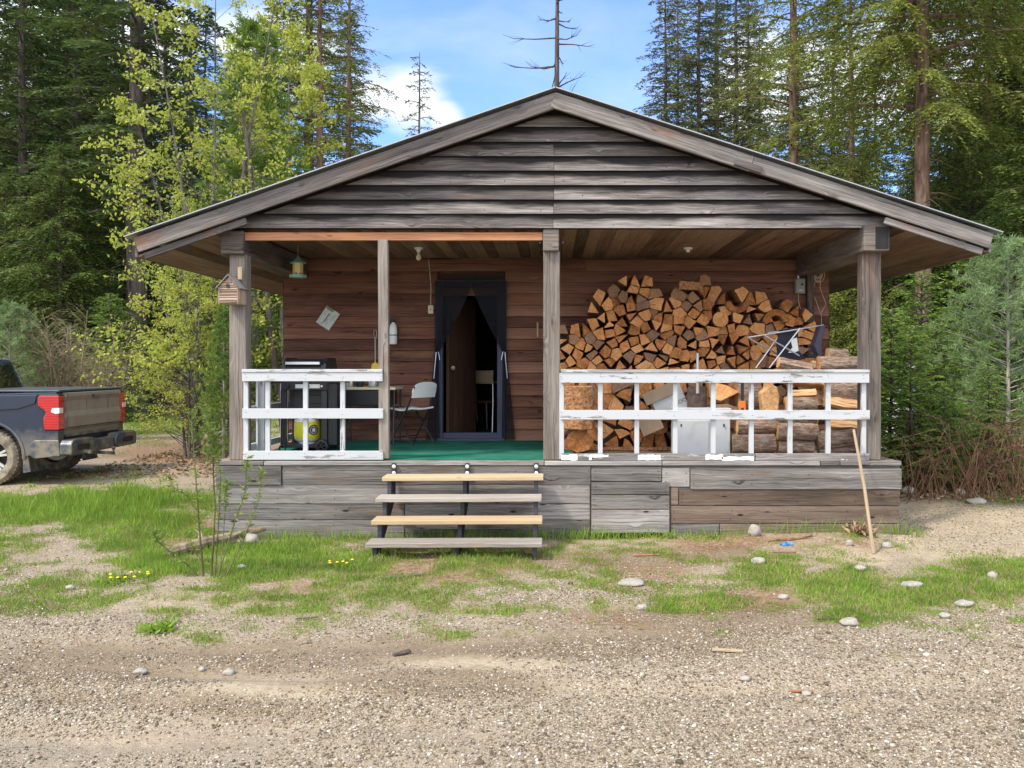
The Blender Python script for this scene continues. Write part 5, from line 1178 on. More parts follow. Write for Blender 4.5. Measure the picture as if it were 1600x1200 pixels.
def wheel(x, y, sg):
    w = empty('wheel', (0, 0, 0)); w.parent = T_; r = .415; hw_ = .14; c = (x, y, r)
    m = MB(); m.lathe([(.265, -hw_ + .02), (.30, -hw_), (.37, -hw_ - .004), (.405, -hw_ + .03), (r, -hw_ + .06), (r, hw_ - .06), (.405, hw_ - .03), (.37, hw_ + .004), (.30, hw_), (.265, hw_ - .02)], 44, c, 'y')
    for q in range(44):
        t = q * 2 * math.pi / 44
        for o_ in (-.075, 0, .075): m.obox((x + (r + .001) * math.cos(t + o_ * .4), y + o_, r + (r + .001) * math.sin(t + o_ * .4)), ((math.cos(t), 0, math.sin(t)), (0, 1, 0), (-math.sin(t), 0, math.cos(t))), (.006, .030, .016), 0)
    part(m, 'tyre', M_tyre, w, smooth=True)
    m = MB(); yo = y - sg * .10; m.lathe([(.268, yo - y - .0), (.255, yo - y - .004 * sg), (.245, (yo - y) * .5), (.24, .05 * sg), (.10, .06 * sg)], 36, (x, y, r), 'y')
    for q in range(6):
        t = q * math.pi / 3 + .3
        for d_ in (-.13, .13): m.bar((x + .05 * math.cos(t), yo + sg * .02, r + .05 * math.sin(t)), (x + .25 * math.cos(t + d_), yo + sg * .01, r + .25 * math.sin(t + d_)), .035, .028, (0, 1, 0))
    m.lathe([(.0005, yo - y - sg * .005), (.045, yo - y - sg * .004), (.06, yo - y + sg * .02), (.06, 0)], 20, (x, y, r), 'y'); part(m, 'rim', M_rim, w)
    m = MB(); m.lathe([(.001, .03 * sg), (.235, .03 * sg)], 24, c, 'y'); part(m, 'brake_disc', M_black, w)
for x_, y_, s_ in ((XW, .15, 1), (XW, 1.87, -1), (XF, .15, 1), (XF, 1.87, -1)): wheel(x_, y_, s_)
for y_ in (.02, 1.70): m = MB(); m.prism([(XW + .50, .50), (XW + .56, .50), (XW + .62, .20), (XW + .50, .18)], y_, y_ + .30, 'xz'); part(m, 'mud_flap', M_bump, T_, bevel=.008)
# cab and bonnet
m = MB(); m.prism([(-1.60, .42)] + [(-4.40, .42)] + arch(XF, .50)[::1] + [(-5.75, .50), (-5.80, 1.0), (-5.65, 1.16), (-4.15, 1.24), (-1.60, 1.36)], .0, 2.02, 'xz'); part(m, 'cab_body', M_truck, T_, bevel=.03, segs=2)
m = MB(); b0 = [(-1.63, 1.36), (-4.05, 1.26)]; A = [(-1.63, .04, 1.355), (-1.63, 1.98, 1.355), (-4.10, 1.98, 1.25), (-4.10, .04, 1.25)]; B = [(-1.80, .20, 1.90), (-1.80, 1.82, 1.90), (-3.35, 1.82, 1.89), (-3.35, .20, 1.89)]
m.face(A[::-1]); m.face(B)
for i in range(4): j = (i + 1) % 4; m.face([A[i], A[j], B[j], B[i]])
m.build('cab_roof', M_truck, T_, bevel=.05, segs=3)
def lerpq(a, b, t): return tuple(a[i] + (b[i] - a[i]) * t for i in range(3))
def glass(i, j, u0, u1, off):
    q = [lerpq(lerpq(A[i], A[j], u), lerpq(B[i], B[j], u), v) for u, v in ((u0, .08), (u1, .08), (u1, .84), (u0, .84))]; q = [tuple(c + o for c, o in zip(p_, off)) for p_ in q]
    m = MB(); n_ = (Vector(q[1]) - Vector(q[0])).cross(Vector(q[3]) - Vector(q[0])).normalized() * .004; m.face(q); m.face([tuple(Vector(p_) - n_) for p_ in q][::-1]); part(m, 'window', M_glass, T_)
glass(0, 1, .07, .93, (.012, 0, .0)); glass(3, 0, .12, .52, (0, -.012, .0)); glass(3, 0, .56, .94, (0, -.012, .0)); glass(1, 2, .06, .44, (0, .012, .0)); glass(2, 3, .06, .94, (-.012, 0, .008))
m = MB(); m.box(-3.75, -3.5, -.25, -.02, 1.18, 1.36); part(m, 'door_mirror', M_black, T_, bevel=.03)
for y_ in (.1, 1.65): m = MB(); m.box(-5.83, -5.79, y_, y_ + .3, .85, 1.0); part(m, 'headlight', M_clear_l, T_, bevel=.01)
# ------------------------------------------------------------------ vegetation
def leafmat(name, dark, light, trans=.25, nscale=.8):
    def b(k, p):
        r = k.attr('lr'); P = k.pos(); n = k.noise(P, nscale, 4, .6); orr = k.orand()
        f = k.m('ADD', k.m('MULTIPLY', r, .45), k.m('MULTIPLY', k.step(n, .3, .7), .55)); f = k.m('ADD', f, k.m('MULTIPLY', k.m('SUBTRACT', orr, .5), .3), clamp=True)
        c = k.mix(f, dark, light); k.put(p.inputs['Base Color'], c)
        t = k.new('ShaderNodeBsdfTranslucent'); k.put(t.inputs[0], k.mix(.5, c, light)); mx = k.new('ShaderNodeMixShader'); mx.inputs[0].default_value = trans
        k.put(mx.inputs[1], p.outputs[0]); k.put(mx.inputs[2], t.outputs[0]); k.put(k.t.nodes['Material Output'].inputs[0], mx.outputs[0])
    return mat(name, b, rough=.75, spec=.2)
def barkmat(name, a, b_, c_=None):
    def f(k, p):
        s = k.obj(); n = k.noise(k.scale(s, 9, 9, 1.6), 1, 6, .65); k.put(p.inputs['Base Color'], k.ramp(n, [(.32, a), (.5, b_), (.7, c_ or b_)])); k.put(p.inputs['Normal'], k.bump(n, 1.0, .04))
    return mat(name, f, rough=.95, spec=.1)
M_fir = leafmat('dark_fir_needles', (.025,.045,.014), (.12,.17,.042))
M_spruce = leafmat('lichen_spruce_needles', (.05,.062,.022), (.21,.22,.085))
M_olive = leafmat('yellow_green_needles', (.07,.095,.018), (.29,.32,.06))
M_bright = leafmat('bright_fir_needles', (.06,.12,.02), (.22,.32,.055))
M_hem = leafmat('green_hemlock_needles', (.03,.06,.012), (.15,.20,.038))
M_pine = leafmat('pale_pine_needles', (.13,.20,.07), (.38,.48,.22), trans=.35)
M_birchl = leafmat('yellow_green_birch_leaves', (.19,.25,.03), (.52,.54,.10), trans=.45, nscale=1.5)
M_bushl = leafmat('young_shrub_leaves', (.10,.16,.03), (.30,.38,.09), trans=.4)
M_trunk = barkmat('conifer_bark', (.035,.028,.024), (.10,.080,.068), (.19,.155,.13))
M_trunkred = barkmat('reddish_conifer_bark', (.06,.035,.025), (.17,.105,.075), (.30,.21,.16))
M_paleb = barkmat('pale_birch_bark', (.10,.09,.08), (.30,.27,.23), (.48,.44,.38))
M_greyb = barkmat('dark_grey_birch_bark', (.04,.035,.03), (.13,.115,.10), (.26,.23,.20))
M_twig = barkmat('brown_dead_twigs', (.07,.035,.022), (.19,.10,.06), (.32,.19,.12))
M_deadtw = barkmat('pale_bare_twigs', (.10,.075,.05), (.26,.20,.13), (.40,.33,.22))

def sprig_quads(O, D, L, Wd, rng, flat=.5):
    """rhombic leaf blades: origins, directions, lengths, widths"""
    n = len(O); D = D / (np.linalg.norm(D, axis=1, keepdims=True) + 1e-9)
    up = np.tile([0, 0, 1.0], (n, 1)) + rng.normal(0, flat, (n, 3)); Sd = np.cross(D, up); Sd /= (np.linalg.norm(Sd, axis=1, keepdims=True) + 1e-9)
    L = L[:, None]; Wd = Wd[:, None]; mid = O + D * L * .45
    V = np.stack([O, mid + Sd * Wd * .5, O + D * L, mid - Sd * Wd * .5], 1).reshape(-1, 3)
    return V
def quads_obj(name, V, m_, parent, rng):
    n = len(V) // 4; Fq = np.arange(n * 4).reshape(-1, 4)
    return mesh_np(name, V, Fq, 4, m_, parent, attrs={'lr': ('FACE', rng.random(n))})
def conifer(H, cb, Rr, nb, seed, droop=.35, up=.15, tw=.16, sl=.17, sw=.045, prof='cone', leafm=None, barkm=None, tr=None, thin=1.0, bend=0.0, stubs=0, hang=.25):
    rng = np.random.default_rng(seed); rnd = random.Random(seed); tr = tr or H * .016 + .03
    root = empty('tree', (0, 0, 0)); tk = MB(); path = []; rad = []
    for i in range(13):
        t = i / 12; path.append((bend * math.sin(t * 2.2) + rnd.uniform(-.03, .03) * (i > 0), rnd.uniform(-.03, .03) * (i > 0), H * t - (.15 if i == 0 else 0))); rad.append(tr * (1.25 if i == 0 else 1) * (1 - t)**.85 + .012)
    tk.tube(path, rad, 10, caps=False)
    def tx(z): return bend * math.sin(z / H * 2.2)
    OO, DD, LL, WW = [], [], [], []
    for i in range(nb):
        h = ((i + rnd.random()) / nb) ** .88; z = cb + (H - cb) * h * .985
        if prof == 'cone': L = Rr * (1 - h) ** .75 * (.35 + .65 * min(1, (h + .12) * 5))
        elif prof == 'broad': L = Rr * (1 - h ** 2.2) * (.7 + .3 * min(1, h * 6))
        else: L = Rr * (1 - h) ** .5
        L = L * rnd.uniform(.55, 1.12) + .22; a = i * 2.39996 + rnd.uniform(-.5, .5); dr = droop * rnd.uniform(.6, 1.4); u_ = up * rnd.uniform(.3, 1.5) + h * .35
        ca, sa = math.cos(a), math.sin(a); wob = rnd.uniform(-.25, .25)
        def P(t): return np.array([tx(z) + ca * L * t - sa * wob * L * t * t, sa * L * t + ca * wob * L * t * t, z + L * (u_ * t - dr * t * t)])
        tk.tube([tuple(P(t)) for t in (0, .35, .7, 1)], [.012 + L * .011, .009 + L * .007, .007, .003], 4, caps=False)
        nt = max(4, int(L / tw)); ts = (np.arange(nt) + rng.random(nt)) / nt * .93 + .07
        ts = ts[rng.random(nt) < thin]
        for t in ts:
            if t < .2 and rnd.random() < .5: continue
            p0 = P(t)
            for sg in (-1, 1):
                if rnd.random() > thin + .1: continue
                tl = (L * .30 * (1.08 - t) + .16) * rnd.uniform(.6, 1.2); an = a + wob * t * 2 + sg * R(rnd.uniform(42, 68)); pd_ = np.array([math.cos(an), math.sin(an), -hang * rnd.uniform(.2, 1.6)])
                n2 = max(2, int(tl / (sl * .42))); u = (np.arange(n2) + .3) / n2
                base = p0 + pd_ * (u * tl)[:, None] + np.array([0, 0, -1]) * (u * u * tl * hang * .8)[:, None]
                for s2 in (-1, 1):
                    a2 = an + s2 * R(rnd.uniform(26, 48)); d2 = np.array([math.cos(a2), math.sin(a2), -hang * rnd.uniform(0, 1.2)])
                    OO.append(base); DD.append(np.tile(d2, (n2, 1)) + rng.normal(0, .16, (n2, 3))); LL.append(sl * (1.05 - u * .4) * rng.uniform(.7, 1.2, n2)); WW.append(np.full(n2, sw) * rng.uniform(.7, 1.3, n2))
        # tip sprigs
        tt = np.linspace(.3, 1, 6); base = np.array([P(t) for t in tt]); OO.append(base); DD.append(np.tile([ca, sa, -.1], (6, 1)) + rng.normal(0, .3, (6, 3))); LL.append(np.full(6, sl * 1.1)); WW.append(np.full(6, sw))
    for i in range(stubs):
        z = rnd.uniform(.8, cb + .5); a = rnd.uniform(0, 6.28); L = rnd.uniform(.4, 1.5); tk.tube([(tx(z), 0, z), (tx(z) + math.cos(a) * L * .5, math.sin(a) * L * .5, z - .02 * L), (tx(z) + math.cos(a) * L, math.sin(a) * L, z - .25 * L)], [.02, .013, .004], 4, caps=False)
    tk.build('trunk', barkm or M_trunk, root, smooth=True)
    V = sprig_quads(np.concatenate(OO), np.concatenate(DD), np.concatenate(LL), np.concatenate(WW), rng)
    quads_obj('crown', V, leafm or M_fir, root, rng); root['nq'] = len(V) // 4
    return root
def pinetree(H, nb, Rr, seed, cb=.2, nl=.13, tufts=7, leafm=None, lean=0.0):
    rng = np.random.default_rng(seed); rnd = random.Random(seed); root = empty('pine_tree', (0, 0, 0)); tk = MB()
    tk.tube([(lean * t, 0, H * t) for t in np.linspace(0, 1, 8)], [.012 + .05 * (1 - t) * H / 5 for t in np.linspace(0, 1, 8)], 8, caps=False); OO, DD = [], []
    for i in range(nb):
        h = (i + rnd.random()) / nb; z = cb + (H - cb) * h; L = Rr * (1 - h) ** .65 * rnd.uniform(.7, 1.1) + .15; a = i * 2.4 + rnd.uniform(-.4, .4); u_ = .25 + .5 * h
        def P(t): return np.array([lean * z / H + math.cos(a) * L * t, math.sin(a) * L * t, z + L * (u_ * t - .15 * t * t)])
        tk.tube([tuple(P(t)) for t in (0, .5, 1)], [.015, .009, .004], 4, caps=False)
        for j in range(int(tufts * (.4 + L / Rr)) + 2):
            t = rnd.uniform(.25, 1); c = P(t) + rng.normal(0, .10 * L * .6 + .03, 3); m_ = 26; d = rng.normal(0, 1, (m_, 3)); d += np.array([math.cos(a), math.sin(a), .5]) * .9; OO.append(np.tile(c, (m_, 1)) + rng.normal(0, .02, (m_, 3))); DD.append(d)
    tk.build('trunk', M_paleb, root, smooth=True); O = np.concatenate(OO); n = len(O)
    quads_obj('crown', sprig_quads(O, np.concatenate(DD), nl * rng.uniform(.7, 1.2, n), np.full(n, .017), rng, 2.0), leafm or M_pine, root, rng); return root
def broadleaf(H, spread, stems, seed, leaves, ls, leafm, barkm, name='tree', cb=.2, br=.06, up=.6, gap=.5, trunkname='trunk'):
    rng = np.random.default_rng(seed); rnd = random.Random(seed); root = empty(name, (0, 0, 0)); tk = MB(); tips = []
    for s_ in range(stems):
        a = rnd.uniform(0, 6.28); lean = rnd.uniform(.05, 1) * spread * .45 if stems > 1 else spread * .08; Hs = H * rnd.uniform(.7, 1.0); x0, y0 = rnd.uniform(-.1, .1) * stems**.5, rnd.uniform(-.1, .1) * stems**.5; pts = []
        for i in range(9):
            t = i / 8; pts.append(Vector((x0 + math.cos(a) * lean * t**1.3 + rnd.uniform(-.04, .04) * H * .12 * t, y0 + math.sin(a) * lean * t**1.3 + rnd.uniform(-.04, .04) * H * .12 * t, Hs * t)))
        tk.tube(pts, [br * (1 - .9 * i / 8) + .003 for i in range(9)], 7, caps=False)
        nb = int(10 + H * 3.2)
        for i in range(nb):
            h = cb + (1 - cb) * (i + rnd.random()) / nb; k_ = min(7, int(h * 8)); f = h * 8 - k_; p0 = pts[k_].lerp(pts[k_ + 1], f); L = spread * .5 * (1 - h) ** .6 * rnd.uniform(.5, 1.1) + .15 * H * .3; b = rnd.uniform(0, 6.28)
            dv = Vector((math.cos(b), math.sin(b), up * rnd.uniform(.4, 1.4))).normalized(); q = [p0, p0 + dv * L * .5 + Vector((0, 0, .03 * L)), p0 + dv * L + Vector((0, 0, -.02 * L))]
            tk.tube(q, [br * .28 * (1 - h) + .005, br * .15 * (1 - h) + .004, .002], 4, caps=False)
            for j in range(4):
                t = rnd.uniform(.3, 1); c = q[0].lerp(q[1], t * 2) if t < .5 else q[1].lerp(q[2], t * 2 - 1); b2 = b + rnd.uniform(-1.1, 1.1); d2 = Vector((math.cos(b2), math.sin(b2), rnd.uniform(-.3, .8))).normalized(); L2 = L * rnd.uniform(.25, .5) + .06; e_ = c + d2 * L2; tk.tube([c, e_], [.004, .0015], 3, caps=False); tips += [(np.array(c), np.array(e_ - c))] * 2
                tips.append((np.array(q[1]), np.array(q[2] - q[1])))
    tk.build(trunkname, barkm, root, smooth=True)
    ix = rng.integers(0, len(tips), leaves); C = np.array([tips[i][0] for i in ix]); D = np.array([tips[i][1] for i in ix]); O = C + D * (rng.random((leaves, 1)) ** gap) + rng.normal(0, ls * .5, (leaves, 3)); d = rng.normal(0, 1, (leaves, 3)) + np.array([0, 0, -.6])
    quads_obj('crown', sprig_quads(O, d, ls * rng.uniform(.6, 1.25, leaves), ls * .62 * rng.uniform(.7, 1.2, leaves), rng, 1.5), leafm, root, rng); return root
used = {}
protos = {}
def place(key, px, Y, s=1.0, rz=0.0, label='', group=None, sz=None, cat='tree', name='tree'):
    o = protos[key]
    if key not in used: used[key] = 1
    else: o = copy_tree(o)
    x = wx(px, Y); o.location = (x, Y, hz(x, Y) - .05); o.rotation_euler = (0, 0, rz); o.scale = (s, s, sz or s); o.name = name
    for q in ('group',):
        if q in o: del o[q]
    tag(o, label, cat, group); return o
PR = protos
PR['fir_a'] = conifer(26, .8, 5.0, 210, 1, droop=.42, up=.20, tw=.21, sl=.31, sw=.080, leafm=M_fir, tr=.30, hang=.35)
PR['fir_b'] = conifer(23, .5, 4.2, 190, 2, droop=.40, up=.22, tw=.20, sl=.30, sw=.078, leafm=M_fir, tr=.22, hang=.35)
PR['tall'] = conifer(27, 6.0, 4.2, 160, 3, droop=.38, up=.12, tw=.21, sl=.30, sw=.075, leafm=M_fir, barkm=M_trunk, tr=.36, stubs=22, thin=.9)
PR['spruce'] = conifer(23, 3.0, 3.4, 190, 4, droop=.45, up=.06, tw=.17, sl=.22, sw=.060, leafm=M_spruce, tr=.20, thin=.92, stubs=10)
PR['sparse'] = conifer(14, 2.0, 1.7, 80, 5, droop=.5, up=.1, tw=.22, sl=.17, sw=.04, leafm=M_spruce, tr=.11, thin=.72, stubs=8)
PR['olive'] = conifer(24, 7.6, 5.0, 150, 6, droop=.50, up=.20, tw=.15, sl=.16, sw=.042, prof='broad', leafm=M_olive, barkm=M_trunkred, tr=.215, stubs=18, hang=.7)
PR['gold'] = conifer(21, 3.5, 2.9, 130, 7, droop=.45, up=.15, tw=.17, sl=.16, sw=.045, prof='broad', leafm=M_olive, barkm=M_trunkred, tr=.22, thin=.7, stubs=14, hang=.5)
PR['young'] = conifer(4.6, .15, 1.45, 95, 8, droop=.25, up=.32, tw=.10, sl=.11, sw=.030, leafm=M_bright, tr=.05, hang=.2)
PR['hemlock'] = conifer(11, .3, 3.4, 170, 9, droop=.45, up=.30, tw=.17, sl=.19, sw=.052, prof='broad', leafm=M_hem, tr=.14, hang=.6)
PR['boughs'] = conifer(10, .3, 3.8, 150, 19, droop=.50, up=.30, tw=.14, sl=.15, sw=.042, prof='broad', leafm=M_olive, tr=.12, hang=.8)
PR['pine'] = pinetree(5.2, 100, 2.3, 10, nl=.15, tufts=11)
PR['softpine'] = pinetree(8.2, 110, 1.5, 11, nl=.15, tufts=11, leafm=M_bright, cb=.8)
PR['birch'] = broadleaf(9.8, 3.7, 5, 12, 15500, .090, M_birchl, M_greyb, cb=.04, br=.055, name='tree')
PR['poplar'] = broadleaf(13, 3.4, 2, 13, 13000, .11, M_birchl, M_greyb, cb=.3, br=.09, name='tree')
PR['bare'] = broadleaf(3.2, 3.2, 12, 14, 260, .05, M_bushl, M_deadtw, cb=.25, br=.022, name='bush', up=1.0)
# --- named foreground and middle trees
place('birch', 345, 17.5, 1.0, .4, 'yellow green leafy birch with several stems left of the cabin', cat='tree')
place('birch', 300, 16.5, .52, 2.0, 'low birch growing at the left edge of the taller birch clump', cat='tree')
place('poplar', 455, 24, 1.0, 1.0, 'tall airy yellow green tree rising above the roof slope', cat='tree')
place('softpine', 395, 19.0, 1.15, .0, 'soft grey green pine standing just behind the left roof slope', cat='tree', name='pine_tree')
place('softpine', 350, 14.6, .34, 2.2, 'small soft pine beside the left corner post of the porch', cat='tree', name='pine_tree')
place('tall', 213, 30.0, 1.05, 1.0, 'tall dark spruce with a bare straight trunk behind the birch')
place('fir_a', 118, 37, 1.05, .3, 'broad dark fir standing behind the truck bed')
place('fir_b', 35, 33, 1.0, 2.1, 'dark fir at the far left edge of the photo')
place('hemlock', 95, 29.0, .88, .8, 'bushy green hemlock directly above the truck bed', name='tree')
place('hemlock', 10, 31.0, .8, 3.0, 'bushy green hemlock behind the truck cab')
place('young', 172, 27.0, .9, 1.5, 'small bright fir bough at the foot of the tall spruce')
place('pine', 15, 20, .62, 1.5, 'pale blue green young pine behind the truck cab', name='pine_tree')
place('bare', 105, 20.5, 1.0, 0, 'leafless tan bush standing behind the truck bed', cat='bush', name='bush')
place('bare', 165, 22.5, .75, 1.0, 'low leafless bush right of the larger bare bush', cat='bush', name='bush')
place('bare', 300, 18.6, .6, 2.0, 'thin bare shrub at the foot of the birch', cat='bush', name='bush')
place('gold', 500, 33, 1.0, 1.8, 'green gold conifer behind the upper left roof slope')
place('gold', 545, 36, .96, .2, 'lichen grey conifer right of the airy yellow green tree')
place('sparse', 574, 34, .78, .6, 'short sparse conifer left of the cloud above the roof')
place('sparse', 655, 30, .92, 2.2, 'slender sparse conifer standing alone above the left roof slope')
place('spruce', 1040, 35, .80, 1.2, 'grey green spruce right of the ridge with drooping boughs')
place('spruce', 1092, 33, .84, 3.0, 'second grey green spruce right of the ridge, nearer and taller')
place('sparse', 968, 40, .86, 4.0, 'thin short conifer just right of the dead treetop')
place('spruce', 1150, 40, 1.0, 5.0, 'lichen covered spruce behind the upper right roof slope')
place('gold', 1240, 27, 1.0, .5, 'golden green conifer with a bare reddish trunk above the right slope')
place('olive', 1441, 21.0, 1.0, 2.3, 'big conifer with thick trunk and yellow green drooping boughs at right')
place('gold', 1330, 33, .9, 3.1, 'golden green conifer between the two bare trunks at right')
place('fir_a', 1575, 30, .85, 2.9, 'dense dark fir at the right edge of the photo')
place('hemlock', 1520, 23, .78, 1.9, 'broad green hemlock behind the right eave')
place('boughs', 1335, 25, .80, 4.2, 'yellowish hemlock showing above the right roof slope')
place('boughs', 1425, 23.5, .74, 2.2, 'yellow green hemlock with drooping boughs in front of the big trunk')
place('boughs', 1490, 25, .92, .2, 'yellow green hemlock right of the big trunk above the eave')
place('boughs', 1215, 30, .86, 1.2, 'yellow green hemlock at the foot of the golden conifer above the right slope')
place('olive', 1545, 27, .95, 4.4, 'second yellow green conifer with bare lower trunk near the right edge')
place('hemlock', 1600, 27, 1.15, 5.2, 'tall green hemlock behind the pale pine')
place('hemlock', 1640, 20, .8, .9, 'green hemlock just outside the right edge')
place('young', 1424, 12.9, .52, .3, 'young fir beside the right corner of the porch')
place('young', 1462, 14.0, .56, 1.9, 'bright young fir in front of the thick trunk')
place('young', 1392, 14.5, .62, 3.2, 'young fir partly hidden behind the right porch post')
place('pine', 1575, 13.5, .72, .3, 'pale soft needled pine at the right edge under the eave', name='pine_tree')
place('young', 1440, 17.0, .8, 5.0, 'taller young fir right behind the two small ones by the porch')
place('young', 1545, 12.6, .40, 2.0, 'knee high young fir in the brown brush')
place('young', 1475, 12.2, .33, 2.6, 'little bright fir at the edge of the brown brush')
place('young', 1515, 18.5, .95, 4.0, 'dark young fir behind the pale pine')
# dead tree behind the ridge
m = MB(); rnd = random.Random(77); dtree = empty('dead_tree', (wx(870, 28), 28, 0), 0, 'dead conifer top with bare curling branches above the ridge', 'tree'); m.tube([(0, 0, 0), (.03, 0, 6), (0, 0, 11), (.03, 0, 16)], [.20, .14, .085, .04], 9)
for i in range(44):
    z = rnd.uniform(8, 15.6); a = rnd.uniform(0, 6.28); L = rnd.uniform(.7, 1.9) * (1.1 if z < 12.6 else .6); d = Vector((math.cos(a), math.sin(a), 0)); k0 = Vector((0, 0, z)); s_ = rnd.uniform(-.35, .25)
    pp = [k0, k0 + d * L * .4 + Vector((0, 0, s_ * L * .5)), k0 + d * L * .8 + Vector((0, 0, s_ * L * .6)), k0 + d * L + Vector((0, 0, s_ * L * .6 + .12))]; m.tube(pp, [.03, .02, .012, .004], 5, caps=False)
    for j in range(3):
        t = rnd.uniform(.3, .9); c = pp[1].lerp(pp[2], t); b = a + rnd.uniform(-1, 1); m.tube([c, c + Vector((math.cos(b), math.sin(b), rnd.uniform(-.3, .6))) * L * .3], [.009, .003], 3, caps=False)
part(m, 'trunk', M_trunk, dtree, smooth=True)
# leaning bare trunks seen between the left post and the wall
for px, py_t, lean, r_, lb, mt in ((424, 0, -.9, .085, 'dark leaning bare trunk seen between the left post and the wall', M_trunk), (401, 0, .1, .05, 'pale thin trunk left of the dark leaning trunk', M_paleb), (441, 0, -.3, .045, 'pale thin trunk beside the cabin wall corner', M_paleb)):
    m = MB(); Yt = 17.5 if r_ > .06 else 19; m.tube([(lean * (t - .35), 0, 7 * t) for t in np.linspace(0, 1, 7)], [r_ * (1 - .6 * t) for t in np.linspace(0, 1, 7)], 8, caps=False)
    for i in range(14): z = rnd.uniform(1, 6.5); a = rnd.uniform(0, 6.28); L = rnd.uniform(.3, 1.1); x_ = lean * (z / 7 - .35); m.tube([(x_, 0, z), (x_ + math.cos(a) * L, math.sin(a) * L, z + rnd.uniform(-.3, .3))], [.012, .003], 4, caps=False)
    o = empty('bare_trunk', (wx(px, Yt), Yt, 0), 0, lb, 'tree'); part(m, 'trunk', mt, o, smooth=True)
# --- forest wall: rows of individual conifers behind
rnd = random.Random(5); GF = 'dark conifers closing off the forest behind'
n_f = 0
for (Ya, Yb, x0_, x1_, step, hs) in ((40, 46, -420, 430, 62, 1.0), (50, 58, -420, 520, 58, 1.1), (66, 74, -500, 580, 62, 1.15), (41, 46, 1170, 2000, 70, .85), (50, 58, 1060, 2050, 62, .92), (66, 74, 1040, 2150, 64, 1.0), (48, 60, 600, 1060, 66, .40)):
    px = x0_
    while px < x1_:
        key = rnd.choice(('fir_a', 'fir_b', 'fir_a', 'spruce', 'fir_b', 'tall')); Yt = rnd.uniform(Ya, Yb); s_ = hs * rnd.uniform(.78, 1.12)
        if 600 <= x0_ < 1060: s_ = hs * rnd.uniform(.7, 1.0); key = rnd.choice(('fir_b', 'fir_a', 'spruce'))
        lb_ = 'dark conifer in the forest wall left of the cabin' if px < 600 else ('low conifer hidden behind the cabin roof' if x0_ == 600 else 'conifer in the forest wall right of the cabin')
        gr_ = 'conifers of the left forest wall' if px < 600 else ('low conifers behind the cabin' if x0_ == 600 else 'conifers of the right forest wall')
        row_ = 'nearest' if Ya < 47 else ('middle' if Ya < 60 else 'farthest')
        if x0_ != 600: lb_ = lb_.replace('in the forest wall', 'in the %s row of the forest' % row_); gr_ = gr_.replace('forest wall', 'forest, %s row' % row_)
        place(key, px + rnd.uniform(-14, 14), Yt, s_, rnd.uniform(0, 6.28), lb_, gr_, sz=s_ * rnd.uniform(.9, 1.15)); n_f += 1; px += step * rnd.uniform(.75, 1.25)
# young undergrowth along the forest edge
for side_, x0_, x1_ in (('left', -300, 330), ('right', 1380, 1900)):
    px = x0_
    while px < x1_:
        place('young', px, rnd.uniform(29, 36) if side_ == 'left' else rnd.uniform(20, 30), rnd.uniform(.7, 1.25), rnd.uniform(0, 6), 'young fir in the undergrowth along the %s forest edge' % side_, 'young firs along the %s forest edge' % side_); px += rnd.uniform(38, 75)
print('forest', n_f, [(a, int(b.get('nq', 0))) for a, b in protos.items()])
# ------------------------------------------------------------------ ground cover and small things on the ground
rng = np.random.default_rng(42)
def hgt_b(x, y, n=200000): return np.concatenate([hgt(x[i:i+n], y[i:i+n]) for i in range(0, len(x), n)])
def free(x, y): return ~((x > -3.62) & (x < 3.8) & (y > 8.98))
ph = (1 + 5**.5) / 2
ICO = np.array([(-1,ph,0),(1,ph,0),(-1,-ph,0),(1,-ph,0),(0,-1,ph),(0,1,ph),(0,-1,-ph),(0,1,-ph),(ph,0,-1),(ph,0,1),(-ph,0,-1),(-ph,0,1)], float); ICO /= np.linalg.norm(ICO[0])
ICF = np.array([(0,11,5),(0,5,1),(0,1,7),(0,7,10),(0,10,11),(1,5,9),(5,11,4),(11,10,2),(10,7,6),(7,1,8),(3,9,4),(3,4,2),(3,2,6),(3,6,8),(3,8,9),(4,9,5),(2,4,11),(6,2,10),(8,6,7),(9,8,1)])
def pebbles(n, y0, y1, smin, smax, seed, dens, name, label):
    rg_ = np.random.default_rng(seed); m_ = n * 3; y = y0 + (y1 - y0) * rg_.random(m_) ** 1.25; x = rg_.uniform(-.72, .62, m_) * y * 1.05 + rg_.uniform(-.3, .3, m_)
    w = dens(x, y); keep = (rg_.random(m_) < w) & free(x, y); x, y = x[keep][:n], y[keep][:n]; k_ = len(x)
    r = smin * (smax / smin) ** (rg_.random(k_) ** 2.2); sc = np.stack([r * rg_.uniform(.8, 1.5, k_), r * rg_.uniform(.8, 1.3, k_), r * rg_.uniform(.45, .85, k_)], -1)
    a = rg_.uniform(0, 6.28, k_); V = ICO[None] * rg_.uniform(.62, 1.3, (k_, 12, 1)) * sc[:, None, :]; ca, sa = np.cos(a)[:, None], np.sin(a)[:, None]
    V = np.stack([V[..., 0] * ca - V[..., 1] * sa, V[..., 0] * sa + V[..., 1] * ca, V[..., 2]], -1); V += np.stack([x, y, hgt_b(x, y) + r * .22], -1)[:, None, :]
    Fc = (ICF[None] + (np.arange(k_) * 12)[:, None, None]).reshape(-1, 3); o = mesh_np(name, V.reshape(-1, 3), Fc, 3, M_peb, attrs={'lr': ('FACE', np.repeat(rg_.random(k_), 20))}); tag(o, label, 'gravel', kind='stuff'); print(name, k_)
def _peb(k, p):
    r = k.attr('lr'); n = k.noise(k.pos(), 60, 3); c = k.ramp(r, [(0, (.055,.040,.026)), (.3, (.18,.135,.085)), (.6, (.33,.258,.17)), (.84, (.45,.375,.275)), (.97, (.58,.52,.42)), (1, (.66,.62,.55))])
    k.put(p.inputs['Base Color'], k.mix(k.m('MULTIPLY', n, .4), c, (.2,.16,.11)))
